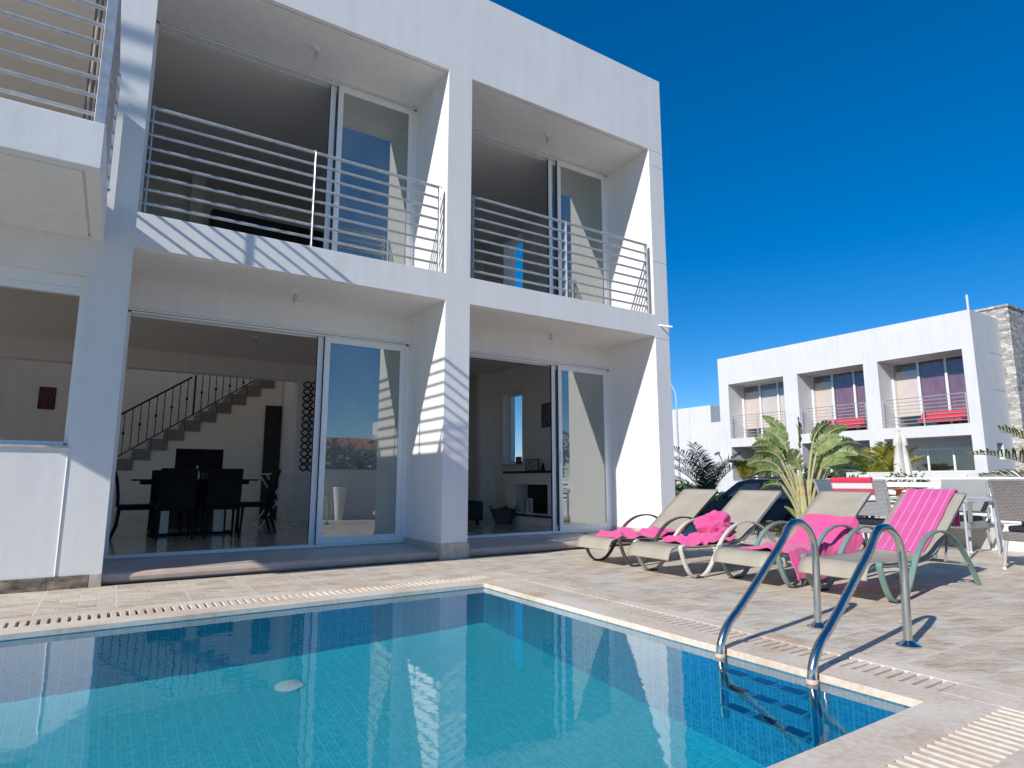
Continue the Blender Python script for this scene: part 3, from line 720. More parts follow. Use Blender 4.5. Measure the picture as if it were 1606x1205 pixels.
# fireplace built into the end wall
fp = vox([(1, 5.62, X3-.002, 1.75, 3.24, .098, .90), (0, 5.62, 5.9, 2.0, 2.95, .26, .72), (1, 5.60, X3-.002, 1.72, 3.27, .90, .935, 1), (1, 5.60, 5.62, 1.75, 3.24, .22, .25, 1), (1,5.895,5.9,2.0,2.95,.26,.72,1)], 'fireplace', [M['int'], M['darkwood']], villa, bevel=.003)
ws = MB(); ws.box(X3-.02, X3+.09, 3.22, 3.885, 1.045, 1.066); ws.build('window_sill', M['marble'], villa)
wf = MB(); y0_, y1_, z0_, z1_ = 3.235, 3.87, 1.066, 2.365
wf.box(6.12,6.18,y0_,y0_+.05,z0_,z1_); wf.box(6.12,6.18,y1_-.05,y1_,z0_,z1_); wf.box(6.12,6.18,y0_+.05,y1_-.05,z0_,z0_+.05); wf.box(6.12,6.18,y0_+.05,y1_-.05,z1_-.05,z1_)
w_o = wf.build('window_frame', M['alu'], villa, bevel=.003)
q = MB(); q.box(6.146,6.152,y0_+.04,y1_-.04,z0_+.04,z1_-.04); q.build('pane', M['glass_clear'], w_o)
# waste spout at the right corner
sp_ = MB(); sp_.tube([(6.06,.004,2.862),(6.13,-.17,2.81)], .012, 10); sp_.build('drain_spout', M['plastic_white'], villa, smooth=True)

# ------------------------------------------------------------------ things on and in the villa
def bulb(loc, label, inside=False):
    t = empty('ceiling_light', loc, 0, label, 'light', 'bare bulb holders under the ceilings')
    m_ = MB(); m_.lathe((0,0,-.014), [(.034,.013),(.034,.004),(.02,0)], 14); m_.build('ceiling_rose', M['plastic_white'], t, smooth=True)
    m_ = MB(); m_.tube([(0,0,-.012),(.006,0,-.045)], .006, 6); m_.lathe((.006,0,-.085), [(.014,.042),(.020,.03),(.021,.0),(.018,-.006)], 12); m_.build('lamp_holder', M['chrome'], t, smooth=True)
    m_ = MB(); m_.sphere((.006,0,-.105), .021, 10, 7); m_.build('bulb', M['chrome'], t, smooth=True)
bulb((1.477,.46,ZS-.0), 'bare bulb holder under the left upper balcony ceiling')
bulb((4.562,.475,ZS-.0), 'bare bulb holder under the right upper balcony ceiling')
bulb((1.41,.53,ZB), 'bare bulb holder above the left terrace doorway')
bulb((4.614,.516,ZB), 'bare bulb holder above the right terrace doorway')
bulb((1.536,3.344,2.79), 'bare bulb holder on the dining room ceiling behind the table')
bulb((1.473,2.473,ZS-.01), 'bare bulb holder on the bedroom ceiling behind the left balcony')

def frame_pic(name, label, x0, x1, y0, y1, z0, z1, mat, axis, cat='picture', fm=None, group=None):
    t = empty(name, ((x0+x1)/2,(y0+y1)/2,z0), 0, label, cat, group); cx, cy = (x0+x1)/2, (y0+y1)/2
    m_ = MB()
    if axis == 'y':
        w = .018; X_0, X_1 = x0-cx, x1-cx; m_.box(X_0, X_0+w, -.012, .0, 0, z1-z0); m_.box(X_1-w, X_1, -.012, 0, 0, z1-z0); m_.box(X_0+w, X_1-w, -.012, 0, 0, w); m_.box(X_0+w, X_1-w, -.012, 0, z1-z0-w, z1-z0)
        a = MB(); a.box(X_0+w-.002, X_1-w+.002, -.006, -.001, w-.002, z1-z0-w+.002)
    else:
        w = .018; Y_0, Y_1 = y0-cy, y1-cy; m_.box(-.012, 0, Y_0, Y_0+w, 0, z1-z0); m_.box(-.012, 0, Y_1-w, Y_1, 0, z1-z0); m_.box(-.012, 0, Y_0+w, Y_1-w, 0, w); m_.box(-.012, 0, Y_0+w, Y_1-w, z1-z0-w, z1-z0)
        a = MB(); a.box(-.006, -.001, Y_0+w-.002, Y_1-w+.002, w-.002, z1-z0-w+.002)
    m_.build('frame', fm or M['darkwood'], t); a.build('print', mat, t)
    return t
frame_pic('picture', 'small dark reddish picture on the wall seen through the left window', -1.17,-.93,7.398,7.398,1.99,2.37, M['art_dark'], 'y')
frame_pic('picture', 'black and white picture on the living room wall above the fireplace', 5.976,5.976,2.36,2.63,1.655,2.05, M['art_bw'], 'x')
p1 = frame_pic('photo_frame', 'grey collage frame standing on the fireplace mantel', 5.90,5.90,2.62,3.0,.937,1.14, M['photo'], 'x', 'photo frame', M['stair_stone'])
p2 = frame_pic('photo_frame', 'cream photo frame leaning on the hearth ledge, nearer the window', 5.66,5.66,2.74,2.93,.262,.50, M['photo'], 'x', 'photo frame', M['plastic_white'])
p3 = frame_pic('photo_frame', 'cream photo frame leaning on the hearth ledge, beside the door edge', 5.68,5.68,2.48,2.64,.262,.50, M['photo'], 'x', 'photo frame', M['plastic_white'])
m_ = MB(); m_.lathe((0,0,0), [(.03,0),(.035,.03),(.02,.07),(.012,.11),(.018,.13)], 12); o = m_.build('ornament', M['black'], smooth=True); o.location = (5.84,2.42,.936); tag(o, 'small black ornament on the mantel beside the collage frame', 'ornament')
m_ = MB(); m_.lathe((0,0,0), [(.052,0),(.055,.01),(.055,.12),(.05,.13)], 20); o = m_.build('candle', M['red'], smooth=True); o.location = (6.05,3.45,1.067); tag(o, 'fat dark red candle on the sill of the living room window', 'candle')
# lattice wall decoration
t = empty('wall_lattice', (2.82,5.19,.945), 0, 'tall black looped lattice decoration on the wall beside the left glass door', 'wall decoration')
m_ = MB(); nl = 13; cell = 1.555/nl
for c_ in range(2):
    cx = -.060+c_*.120
    for sg in (-1, 1):
        m_.tube([(cx+sg*.066*math.sin(math.pi*q/8)*(1 if abs(math.sin(math.pi*q/8)) < .99 else .97), -.004*sg, cell*q/8) for q in range(nl*8+1)], .0125, 7, True)
m_.build('lattice', M['iron'], t, smooth=True)
# light switch
m_ = MB(); m_.box(-.045,.045,-.012,0,-.03,.03); m_.box(-.03,-.004,-.017,-.012,-.02,.02); m_.box(.004,.03,-.017,-.012,-.02,.02); o = m_.build('light_switch', M['plastic_white'], bevel=.003); o.location = (2.12,6.318,1.42); tag(o, 'white double light switch on the wall under the stairs', 'light switch')
# dining set
t = empty('dining_table', (.93,3.35,.098), 0, 'dark glass-topped dining table on white gloss legs inside the open doors', 'table')
m_ = MB(); m_.box(-.72,.70,-.40,.42,.685,.705); m_.build('tabletop', M['black'], t, bevel=.006)
m_ = MB(); m_.box(-.62,.60,-.30,.32,.64,.684); m_.build('apron', M['black'], t)
for x_ in (-.34,.30):
    m_ = MB(); m_.box(x_-.06, x_+.06, -.06, .06, .03, .639); m_.build('leg', M['gloss_white'], t, bevel=.004)
m_ = MB(); m_.box(-.5,.46,-.12,.12,0,.03); m_.build('base', M['black'], t, bevel=.004)
def dchair():
    t = empty('dining_chair')
    m_ = MB(); m_.box(-.2,.2,-.2,.2,.34,.40); m_.build('seat', M['black'], t, bevel=.012)
    m_ = MB(); pr = smooth_path([(0,-.2,.38),(0,-.205,.52),(0,-.23,.70),(0,-.27,.83)], 5); m_.band(pr, (1,0,0), .385, .035); m_.build('backrest', M['black'], t, bevel=.008)
    for x_ in (-.175,.175):
        m_ = MB(); m_.tube([(x_,.175,.34),(x_,.19,0)], [.018,.013], 8); m_.build('leg', M['black'], t, smooth=True)
        m_ = MB(); m_.tube([(x_,-.18,.36),(x_,-.2,.15),(x_*1.05,-.25,0)], [.02,.017,.013], 8); m_.build('leg', M['black'], t, smooth=True)
    return t
specs = [((.67,2.78),0,'black high-backed dining chair with its back to the pool, left one'),((1.17,2.76),0,'black high-backed dining chair with its back to the pool, right one'),
 ((.285,3.15),-90,'black dining chair at the left end of the table, side on'),((1.66,3.3),90,'black dining chair at the right end of the table, seen from the side'),
 ((.66,4.02),180,'black dining chair on the far side of the table, left one'),((1.2,4.02),180,'black dining chair on the far side of the table, right one')]
c0 = dchair()
for i, (xy, rz, lab) in enumerate(specs):
    c = c0 if i == 0 else copy_tree(c0)
    c.location = (xy[0], xy[1], .098); c.rotation_euler = (0,0,R(rz)); tag(c, lab, 'chair', 'black dining chairs round the table')
t = empty('television', (1.10,4.75,.098), 0, 'black flat television on a low dark cabinet behind the dining table', 'television')
m_ = MB(); m_.box(-.325,.325,-.02,.02,.72,1.16); m_.build('screen', M['black'], t, bevel=.006); m_ = MB(); m_.box(-.12,.12,-.08,.08,.5,.52); m_.box(-.03,.03,-.015,.015,.52,.66); m_.build('stand', M['black'], t)
m_ = MB(); m_.box(-.45,.45,-.2,.2,0,.5); m_.box(-.455,.455,-.205,.205,.48,.4995); o = m_.build('tv_cabinet', M['darkwood']); o.location = (1.05,4.78,.0985); tag(o, 'low dark cabinet under the television', 'cabinet')
m_ = MB(); m_.lathe((0,0,0), [(.03,0),(.034,.02),(.03,.09),(.013,.12),(.012,.17),(.015,.175)], 14); o = m_.build('bottle', M['plastic_white'], smooth=True); o.location = (.93,3.3,.804); tag(o, 'tall white bottle on the dining table', 'bottle')
m_ = MB(); m_.lathe((0,0,0), [(.035,0),(.05,.05),(.058,.08),(.05,.08),(.03,.02)], 14); o = m_.build('bowl', M['chrome'], smooth=True); o.location = (1.02,3.15,.804); tag(o, 'small patterned bowl on the dining table beside the bottle', 'bowl')
t = empty('clothes_airer', (2.12,4.2,.098), 0, 'white folding clothes airer standing behind the dining chairs', 'airer')
m_ = MB()
for y_ in (-.25,.25): m_.tube([(-.36,y_,.78),(.36,y_,.80)], .008, 6)
for i in range(9): x_ = -.34+i*.085; m_.tube([(x_,-.25,.78),(x_,.25,.78)], .004, 5)
m_.build('top_rack', M['plastic_white'], t, smooth=True)
m_ = MB()
for y_ in (-.24,.24): m_.tube([(-.25,y_,0),(.22,y_,.78)], .009, 6); m_.tube([(.27,y_,0),(-.2,y_,.78)], .009, 6)
m_.tube([(-.25,-.24,.012),(-.25,.24,.012)], .009, 6); m_.tube([(.27,-.24,.012),(.27,.24,.012)], .009, 6)
m_.build('legs', M['plastic_white'], t, smooth=True)
t = empty('sofa', (4.3,3.35,.098), 0, 'dark grey fabric sofa inside the right-hand doors', 'sofa')
m_ = MB(); m_.box(-.75,.78,-.32,.3,.05,.30); m_.build('seat', M['grey_sofa'], t, bevel=.03); m_ = MB(); m_.box(-.75,.60,.3,.52,.05,.62); m_.build('backrest', M['grey_sofa'], t, bevel=.04)
for x_ in (-.9, .60): m_ = MB(); m_.box(x_, x_+.18, -.34,.3,.05,.36); m_.build('armrest', M['grey_sofa'], t, bevel=.025)
for x_ in (-.4, .2): m_ = MB(); m_.box(x_-.28, x_+.28, -.3,.28,.30,.39); m_.build('cushion', M['grey_sofa'], t, bevel=.035)
m_ = MB()
for x_ in (-.8,.7):
    for y_ in (-.28,.45): m_.box(x_-.02,x_+.02,y_-.02,y_+.02,0,.05)
m_.build('feet', M['darkwood'], t)
t = empty('log_basket', (5.42,2.95,.098), 0, 'round wicker basket of logs on the floor by the fireplace', 'basket')
m_ = MB(); m_.lathe((0,0,0), [(.13,0),(.17,.08),(.2,.2),(.21,.22),(.19,.22),(.15,.05),(.0,.04)], 22); m_.build('basket', M['basket'], t, smooth=True)
m_ = MB()
for s_ in (-1,1): m_.tube([(s_*.2,-.05,.2),(s_*.235,-.04,.27),(s_*.24,.04,.27),(s_*.2,.05,.2)], .012, 6)
m_.build('handles', M['basket'], t, smooth=True)
m_ = MB()
for k in range(7):
    a = random.uniform(-1,1); m_.tube([(random.uniform(-.12,.0),random.uniform(-.1,.1),.17+.02*k/3),(random.uniform(.02,.14),random.uniform(-.1,.1),.2+.03*k/3)], .028, 7)
m_.build('logs', M['bark'], t)
# bedroom things seen over the balcony rails
t = empty('wardrobe', (1.95,4.56,ZT), 0, 'black wardrobe with small silver handles at the back of the left bedroom', 'wardrobe')
m_ = MB(); m_.box(-1.0,.98,-.38,0,0,1.88); m_.build('carcass', M['door_dark'], t)
for k in range(4):
    m_ = MB(); m_.box(-.985+k*.49, -.985+k*.49+.475, -.40,-.381,.02,1.86); d = m_.build('door', M['door_dark'], t, bevel=.003)
    m_ = MB(); xh = -.985+k*.49+(.44 if k%2==0 else .035); m_.tube([(xh,-.42,.85),(xh,-.42,.97)], .006, 6); m_.build('handle', M['chrome'], d)
m_ = MB(); m_.box(.66,.84,4.3,4.42,ZT,5.39); tag(m_.build('door_jamb', M['int'], villa), None)
t = empty('wardrobe', (4.7,4.58,ZT), 0, 'dark open cupboard at the back of the right bedroom', 'wardrobe')
m_ = MB(); m_.box(-.75,.55,-.45,0,0,1.75); m_.build('carcass', M['door_dark'], t)
m_ = MB(); m_.box(-.73,-.10,-.47,-.451,.02,1.73); m_.build('door', M['door_dark'], t); m_ = MB(); m_.box(-.09,.53,-.47,-.451,.02,1.73); m_.build('door', M['door_dark'], t)

# ------------------------------------------------------------------ pool ladder
lad = empty('pool_ladder', (2.95,-3.92,0), PA, 'stainless steel pool ladder with two curved handrails at the pool edge', 'pool ladder')
prof = [(.372,.0),(.385,.20),(.395,.36),(.375,.49),(.30,.555),(.235,.567),(.165,.548),(.09,.47),(-.02,.38),(-.17,.262),(-.30,.165),(-.375,.115),(-.43,.05),(-.452,-.03),(-.455,-.3),(-.455,-.78)]
for k, y_ in enumerate((.228,-.228)):
    m_ = MB(); m_.tube(smooth_path([(x, y_, z) for x, z in prof], 5), .0195, 14); r_ = m_.build('handrail', M['steel'], lad, smooth=True)
    m_ = MB(); m_.lathe((.372,y_,.0), [(.055,0.002),(.056,.008),(.03,.02),(.022,.03)], 24); m_.build('flange', M['steel'], r_, smooth=True)
    m_ = MB(); m_.lathe((-.451,y_,-.045), [(.021,0),(.0245,.004),(.0245,.028),(.021,.032)], 18); tag(m_.build('collar', M['step'], r_, smooth=True), 'tan plastic collar')
for z in (-.20,-.42,-.64):
    m_ = MB(); m_.box(-.49,-.43,-.21,.21,z-.012,z+.012); s_ = m_.build('step', M['steel'], lad, bevel=.004)
    m_ = MB()
    for k in range(3): m_.box(-.488,-.432,-.19+k*.14,-.10+k*.14,z+.0125,z+.016)
    m_.build('tread_pad', M['channel'], s_)

# ------------------------------------------------------------------ sun loungers
SL = [(.0,.15),(.015,.195),(.05,.235),(.12,.25),(.3,.238),(.6,.236),(.82,.245),(.95,.27),(1.05,.335),(1.2,.445),(1.4,.585),(1.55,.685)]
def lounger(fcol, label, loc):
    t = empty('sun_lounger', loc, 0, label, 'sun lounger', 'sun loungers in a row beside the pool')
    mat = FR[fcol]
    side = [(.15,.262),(.115,.25),(.12,.21),(.16,.11),(.215,.03),(.29,.0),(.36,.004),(.44,.05),(.52,.145),(.60,.255),(.70,.345),(.82,.402),(.96,.422),(1.10,.40),(1.24,.325),(1.37,.205),(1.46,.09),(1.52,.0)]
    for s_ in (-1, 1):
        m_ = MB(); m_.band(smooth_path([(x, s_*.262, z+.006) for x, z in side], 4), (0,1,0), .036, .014); a = m_.build('side_frame', mat, t, smooth=True)
        m_ = MB(); m_.box(.26,.36,s_*.262-.022,s_*.262+.022,.0,.012); m_.build('foot_pad', M['rubber'], a)
    m_ = MB()
    for s_ in (-1, 1):
        m_.tube(smooth_path([(x, s_*.222, z-.012) for x, z in SL[2:]], 3), .012, 8)
    m_.tube([(.06,-.222,.225),(.06,.222,.225)], .014, 8); m_.tube([(.93,-.25,.25),(.93,.25,.25)], .011, 8); m_.tube([(.55,-.25,.222),(.55,.25,.222)], .011, 8)
    m_.tube([(1.54,-.222,.67),(1.54,.222,.67)], .013, 8)
    m_.tube([(.56,-.262,.20),(.56,.262,.20)], .010, 8); m_.tube([(1.40,-.262,.17),(1.40,.262,.17)], .010, 8)
    m_.build('sling_frame', FR['brown'] if fcol == 'brown' else mat, t, smooth=True)
    m_ = MB()
    for s_ in (-1, 1): m_.tube([(1.25,s_*.2,.46),(1.18,s_*.2,.2),(1.40,s_*.2,.17)], .009, 6)
    m_.tube([(1.18,-.2,.2),(1.18,.2,.2)], .009, 6)
    m_.build('back_stay', FR['grey'], t, smooth=True)
    m_ = MB(); prf = smooth_path([(x,0,z) for x, z in SL], 4); ny = 8; vs = []
    for p in prf:
        for j in range(ny+1):
            v = -1+2*j/ny; sag = .012*(1-v*v) * (1 if .1 < p.x < 1.5 else 0)
            vs.append((p.x, v*.236, p.z+.006-sag))
    n_ = ny+1
    m_.add(vs, [(i*n_+j, i*n_+j+1, (i+1)*n_+j+1, (i+1)*n_+j) for i in range(len(prf)-1) for j in range(ny)])
    o = m_.build('sling', M['sling'], t, smooth=True, fixn=False); md = o.modifiers.new('s', 'SOLIDIFY'); md.thickness = .006
    return t
LX = {1:(3.87,-1.125), 2:(3.82,-1.90), 3:(4.08,-2.60), 4:(4.12,-3.305)}
lounger('brown', 'sun lounger with dark brown frame, nearest the house wall', (*LX[1],0))
lounger('cream', 'sun lounger with cream frame and a heaped pink towel', (*LX[2],0))
lounger('green', 'sage green sun lounger behind the left ladder handrail, towel spilling over its side', (*LX[3],0))
lounger('green', 'sage green sun lounger with a pink towel over its backrest, farthest from the house', (*LX[4],0))

def sl_z(x):
    for (a, za), (b_, zb2) in zip(SL, SL[1:]):
        if a <= x <= b_: return za+(zb2-za)*(x-a)/(b_-a)
    return SL[-1][1] if x > SL[-1][0] else SL[0][1]
from mathutils import noise as mn
def cloth(name, label, loc, x0, x1, y0, y1, amp, freq, mat, base=None, nx=60, ny=40, edge=.03, hang=None, seed=0, ridge=0, cat='towel', group='pink beach towels'):
    """a towel lying on the sling: follows the sling, crumpled by folded noise"""
    m_ = MB(); vs = []
    for i in range(nx+1):
        for j in range(ny+1):
            u, v = i/nx, j/ny
            ex = edge*mn.noise(Vector((v*4+seed, 1.7, seed))); ey = edge*mn.noise(Vector((u*5+seed, 7.7, seed)))
            x = x0+(x1-x0)*u+ex; y = y0+(y1-y0)*v+ey
            q = Vector((x*freq*.45, y*freq*.45, seed)); wv = mn.noise(q)*3.2+mn.noise(q*2.1)*1.1
            h = amp*(.5+.5*math.sin((x*math.cos(seed)+y*math.sin(seed))*freq*3.2+wv*2.0))**1.6 + amp*.7*max(0, mn.noise(q*1.6+Vector((4,4,4))))*2 + amp*.18*mn.noise(q*7)
            em = min(1, min(u,1-u)*10, min(v,1-v)*10); h *= .35+.65*em
            if ridge: h += ridge*math.exp(-((v-.5)/.22)**2)*math.exp(-((u-.5)/.3)**2)
            z = sl_z(x)+.014+h
            if y < -.232:      # falls over the near side rail
                over = -.232-y; z -= over*.98; y = -.232-over*.25-.03*abs(mn.noise(Vector((x*9,over*7,seed))))
                z += .01
            vs.append((x, y, z))
    n_ = ny+1
    m_.add(vs, [(i*n_+j, i*n_+j+1, (i+1)*n_+j+1, (i+1)*n_+j) for i in range(nx) for j in range(ny)])
    o = m_.build(name, mat, None, smooth=False, fixn=False)
    for p in o.data.polygons: p.use_smooth = True
    o.location = (*loc, 0); md = o.modifiers.new('s', 'SOLIDIFY'); md.thickness = .009; md.offset = 1
    md = o.modifiers.new('ss', 'SUBSURF'); md.levels = 1; md.render_levels = 1
    return tag(o, label, cat, group)
cloth('towel', 'crumpled pink towel on the seat of the brown-framed lounger', LX[1], .14, .98, -.21, .17, .05, 7, M['pink'], seed=3)
cloth('towel', 'crumpled pink towel spread low on the seat of the cream-framed lounger', LX[2], .36, .92, -.20, .19, .055, 8, M['pink'], seed=9)
cloth('towel', 'pink towel draped from seat over the side of the lounger behind the left handrail', LX[3], .28, 1.24, -.46, .20, .04, 6, M['pink'], seed=21, nx=80, ny=60)
# bundled towel on the second lounger
def bundle(loc, label):
    m_ = MB(); vs = []; nu, nv = 64, 32
    for i in range(nv+1):
        th = math.pi*i/nv
        for k in range(nu):
            a = 2*math.pi*k/nu; d = Vector((math.sin(th)*math.cos(a), math.sin(th)*math.sin(a), math.cos(th)))
            q = d*2.2
            r = 1+.24*mn.noise(q*.8)+.11*math.sin(d.z*11+4*mn.noise(q*.9))*(.5+mn.noise(q*1.3))+.09*math.sin(d.x*9+d.y*5+5*mn.noise(q*1.1+Vector((3,3,3))))
            lump = 1+.45*max(0, d.dot(Vector((-.75,.25,.55))))**4+.35*max(0, d.dot(Vector((.3,-.3,.9))))**5
            p = d*r*lump; vs.append((p.x*.15, p.y*.14, max(-.085, p.z*.115)))
    fs = [(i*nu+k, (i+1)*nu+k, (i+1)*nu+(k+1)%nu, i*nu+(k+1)%nu) for i in range(nv) for k in range(nu)]
    m_.add(vs, fs); o = m_.build('towel', M['pink'], None, smooth=False, fixn=True)
    for p in o.data.polygons: p.use_smooth = True
    md = o.modifiers.new('ss', 'SUBSURF'); md.levels = 1; md.render_levels = 1
    o.location = loc; return tag(o, label, 'towel', 'pink beach towels')
bundle((LX[2][0]+.88, LX[2][1]+.02, .36), 'bundled pink towel heaped against the backrest of the cream-framed lounger')
# towel laid over the backrest of the fourth lounger
m_ = MB(); vs = []; prf = smooth_path([(.93,0,.262),(1.05,0,.345),(1.2,0,.455),(1.4,0,.597),(1.545,0,.703),(1.575,0,.705),(1.59,0,.68),(1.57,0,.55),(1.56,0,.42)], 6); ny = 36
for i, p in enumerate(prf):
    for j in range(ny+1):
        v = j/ny; y = -.165+.355*v+.012*mn.noise(Vector((p.x*6,v*3,2)))
        nse = .006*mn.noise(Vector((p.x*4, v*14, 0)))+.005*mn.noise(Vector((p.x*12, v*6, 4)))
        vs.append((p.x-.009+nse*.5, y, p.z+.010+nse))
n_ = ny+1
m_.add(vs, [(i*n_+j, i*n_+j+1, (i+1)*n_+j+1, (i+1)*n_+j) for i in range(len(prf)-1) for j in range(ny)])
o = m_.build('towel', M['pink_stripe'], None, fixn=False)
for p in o.data.polygons: p.use_smooth = True
md = o.modifiers.new('s', 'SOLIDIFY'); md.thickness = .009; md.offset = 1
o.location = (*LX[4], 0); tag(o, 'pink towel with pale ribbed stripes hung over the backrest of the farthest-out lounger', 'towel', 'pink beach towels')

# ------------------------------------------------------------------ wicker chairs and table
def wchair(mat, label, loc, rz):
    t = empty('wicker_chair', loc, R(rz), label, 'chair', 'wicker armchairs round the terrace table')
    # local: faces +x
    m_ = MB(); m_.box(-.22,.24,-.24,.24,.25,.33); m_.build('seat', mat, t, bevel=.012)
    m_ = MB(); m_.box(-.19,.22,-.2,.2,.331,.385); m_.build('cushion', M['cushion'], t, bevel=.018)
    m_ = MB(); pr = smooth_path([(-.225,0,.43),(-.245,0,.55),(-.28,0,.70),(-.31,0,.785)], 4); m_.band(pr, (0,1,0), .46, .022); m_.build('backrest', mat, t, bevel=.004)
    m_ = MB()
    m_.tube([(-.312,-.24,.79),(-.312,.24,.79)], .013, 8)
    for s_ in (-1,1): m_.tube(smooth_path([(-.312,s_*.24,.79),(-.27,s_*.242,.66),(-.235,s_*.243,.5),(-.215,s_*.245,.3)], 4), .014, 8)
    m_.build('back_frame', FR['grey'] if mat is M['wicker'] else mat, t, smooth=True)
    for s_ in (-1,1):
        m_ = MB(); m_.band(smooth_path([(-.26,s_*.26,.60),(-.05,s_*.27,.585),(.15,s_*.27,.57),(.24,s_*.265,.54)], 4), (0,1,0), .045, .018); m_.band([(.24,s_*.262,.55),(.235,s_*.25,.33)], (0,1,0), .04, .02); m_.build('armrest', mat, t)
        for x_ in (-.2,.21):
            m_ = MB(); m_.tube([(x_,s_*.215,.25),(x_*1.22,s_*.232,.015)], [.018,.014], 8); l_ = m_.build('leg', M['wk_leg'], t, smooth=True)
            m_ = MB(); m_.lathe((x_*1.22,s_*.232,0), [(.016,0),(.016,.016)], 10); m_.build('foot_cap', M['plastic_white'], l_)
    return t
wchair(M['wicker'], 'brown-grey wicker armchair at the right edge with its back to the pool', (7.07,-3.57,0), -6)
wchair(M['wicker_l'], 'grey wicker armchair with a red and white towel over its back', (6.86,-2.22,0), 4)
wchair(M['wicker_l'], 'pale grey wicker armchair behind the striped-towel chair, near the broad-leaved plant', (7.75,-1.45,0), -80)
wchair(M['wicker_l'], 'pale grey wicker armchair beyond the table in front of the slat fence', (8.34,-2.36,0), 178)
t = empty('terrace_table', (7.75,-2.35,0), 0, 'grey metal terrace table between the wicker armchairs', 'table')
m_ = MB(); m_.box(-.36,.36,-.50,.50,.585,.602); m_.build('tabletop', M['glass_clear'], t)
m_ = MB(); m_.box(-.38,.38,-.52,-.5,.57,.605); m_.box(-.38,.38,.5,.52,.57,.605); m_.box(-.38,-.36,-.5,.5,.57,.605); m_.box(.36,.38,-.5,.5,.57,.605); m_.build('rim', M['pole'], t)
for x_ in (-.35,.35):
    for y_ in (-.48,.48): m_ = MB(); m_.tube([(x_,y_,.57),(x_*1.05,y_,0)], .013, 8); m_.build('leg', M['pole'], t, smooth=True)
m_ = MB(); m_.lathe((0,0,0), [(.03,0),(.035,.02),(.028,.06),(.06,.075),(.16,.083),(.165,.092),(.14,.09),(.0,.085)], 24); o = m_.build('serving_tray', M['tray'], smooth=True); o.location = (7.8,-2.02,.603); tag(o, 'round orange-red stand on the terrace table', 'tray')
# striped towel over chair back
m_ = MB(); vs = []; prf = smooth_path([(-.255,0,.585),(-.29,0,.69),(-.325,0,.79),(-.312,0,.812),(-.29,0,.80),(-.262,0,.70)], 5); ny = 24
for p in prf:
    for j in range(ny+1):
        v = j/ny; vs.append((p.x-.016+.005*mn.noise(Vector((p.z*9, v*6, 1))), -.13+.41*v, p.z+.004*mn.noise(Vector((v*8, p.z*3, 3)))))
n_ = ny+1
m_.add(vs, [(i*n_+j, i*n_+j+1, (i+1)*n_+j+1, (i+1)*n_+j) for i in range(len(prf)-1) for j in range(ny)])
o = m_.build('towel', M['redwhite'], None, fixn=False); md = o.modifiers.new('s', 'SOLIDIFY'); md.thickness = .008
for p in o.data.polygons: p.use_smooth = True
o.location = (6.86,-2.22,0); o.rotation_euler = (0,0,R(4)); tag(o, 'towel with broad red and white stripes over the back of a wicker chair', 'towel')

# ------------------------------------------------------------------ boundary: low wall and slat fence
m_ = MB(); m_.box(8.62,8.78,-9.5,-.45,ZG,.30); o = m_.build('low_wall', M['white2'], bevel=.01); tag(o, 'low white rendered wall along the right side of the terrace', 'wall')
t = empty('slat_fence', (8.7,-1.2,.30), 0, 'white horizontal slat fence on the low wall behind the table', 'fence')
y_ = 0
for k in range(6):
    m_ = MB(); m_.box(-.02,.02,-k*1.15-.03,-k*1.15+.03,0,.56); m_.build('post', M['plastic_white'], t, bevel=.003)
m_ = MB()
for k in range(5):
    m_.box(-.035,-.0205,-5.8,.05,.01+k*.098,.01+k*.098+.062)
m_.build('slat_panel', M['plastic_white'], t, bevel=.002)
m_ = MB(); m_.box(-.05,.03,-5.8,.08,.50,.525); m_.build('top_rail', M['plastic_white'], t, bevel=.003)

# wall and plants on the camera side, seen mirrored in the glass doors
m_ = MB(); m_.box(3.35,8.60,-5.15,-5.0,0,1.0); o = m_.build('garden_wall', M['white2'], bevel=.01); tag(o, 'white garden wall mirrored in the lower left glass door', 'wall')
m_ = MB(); m_.lathe((0,0,0), [(.07,0),(.075,.01),(.10,.3),(.135,.62),(.145,.64),(.14,.65),(.125,.65),(.115,.55),(.0,.5)], 28); o = m_.build('tall_planter', M['plastic_white'], smooth=True); o.location = (3.88,-4.80,0); tag(o, 'tall tapering white planter mirrored in the lower left glass door', 'planter')

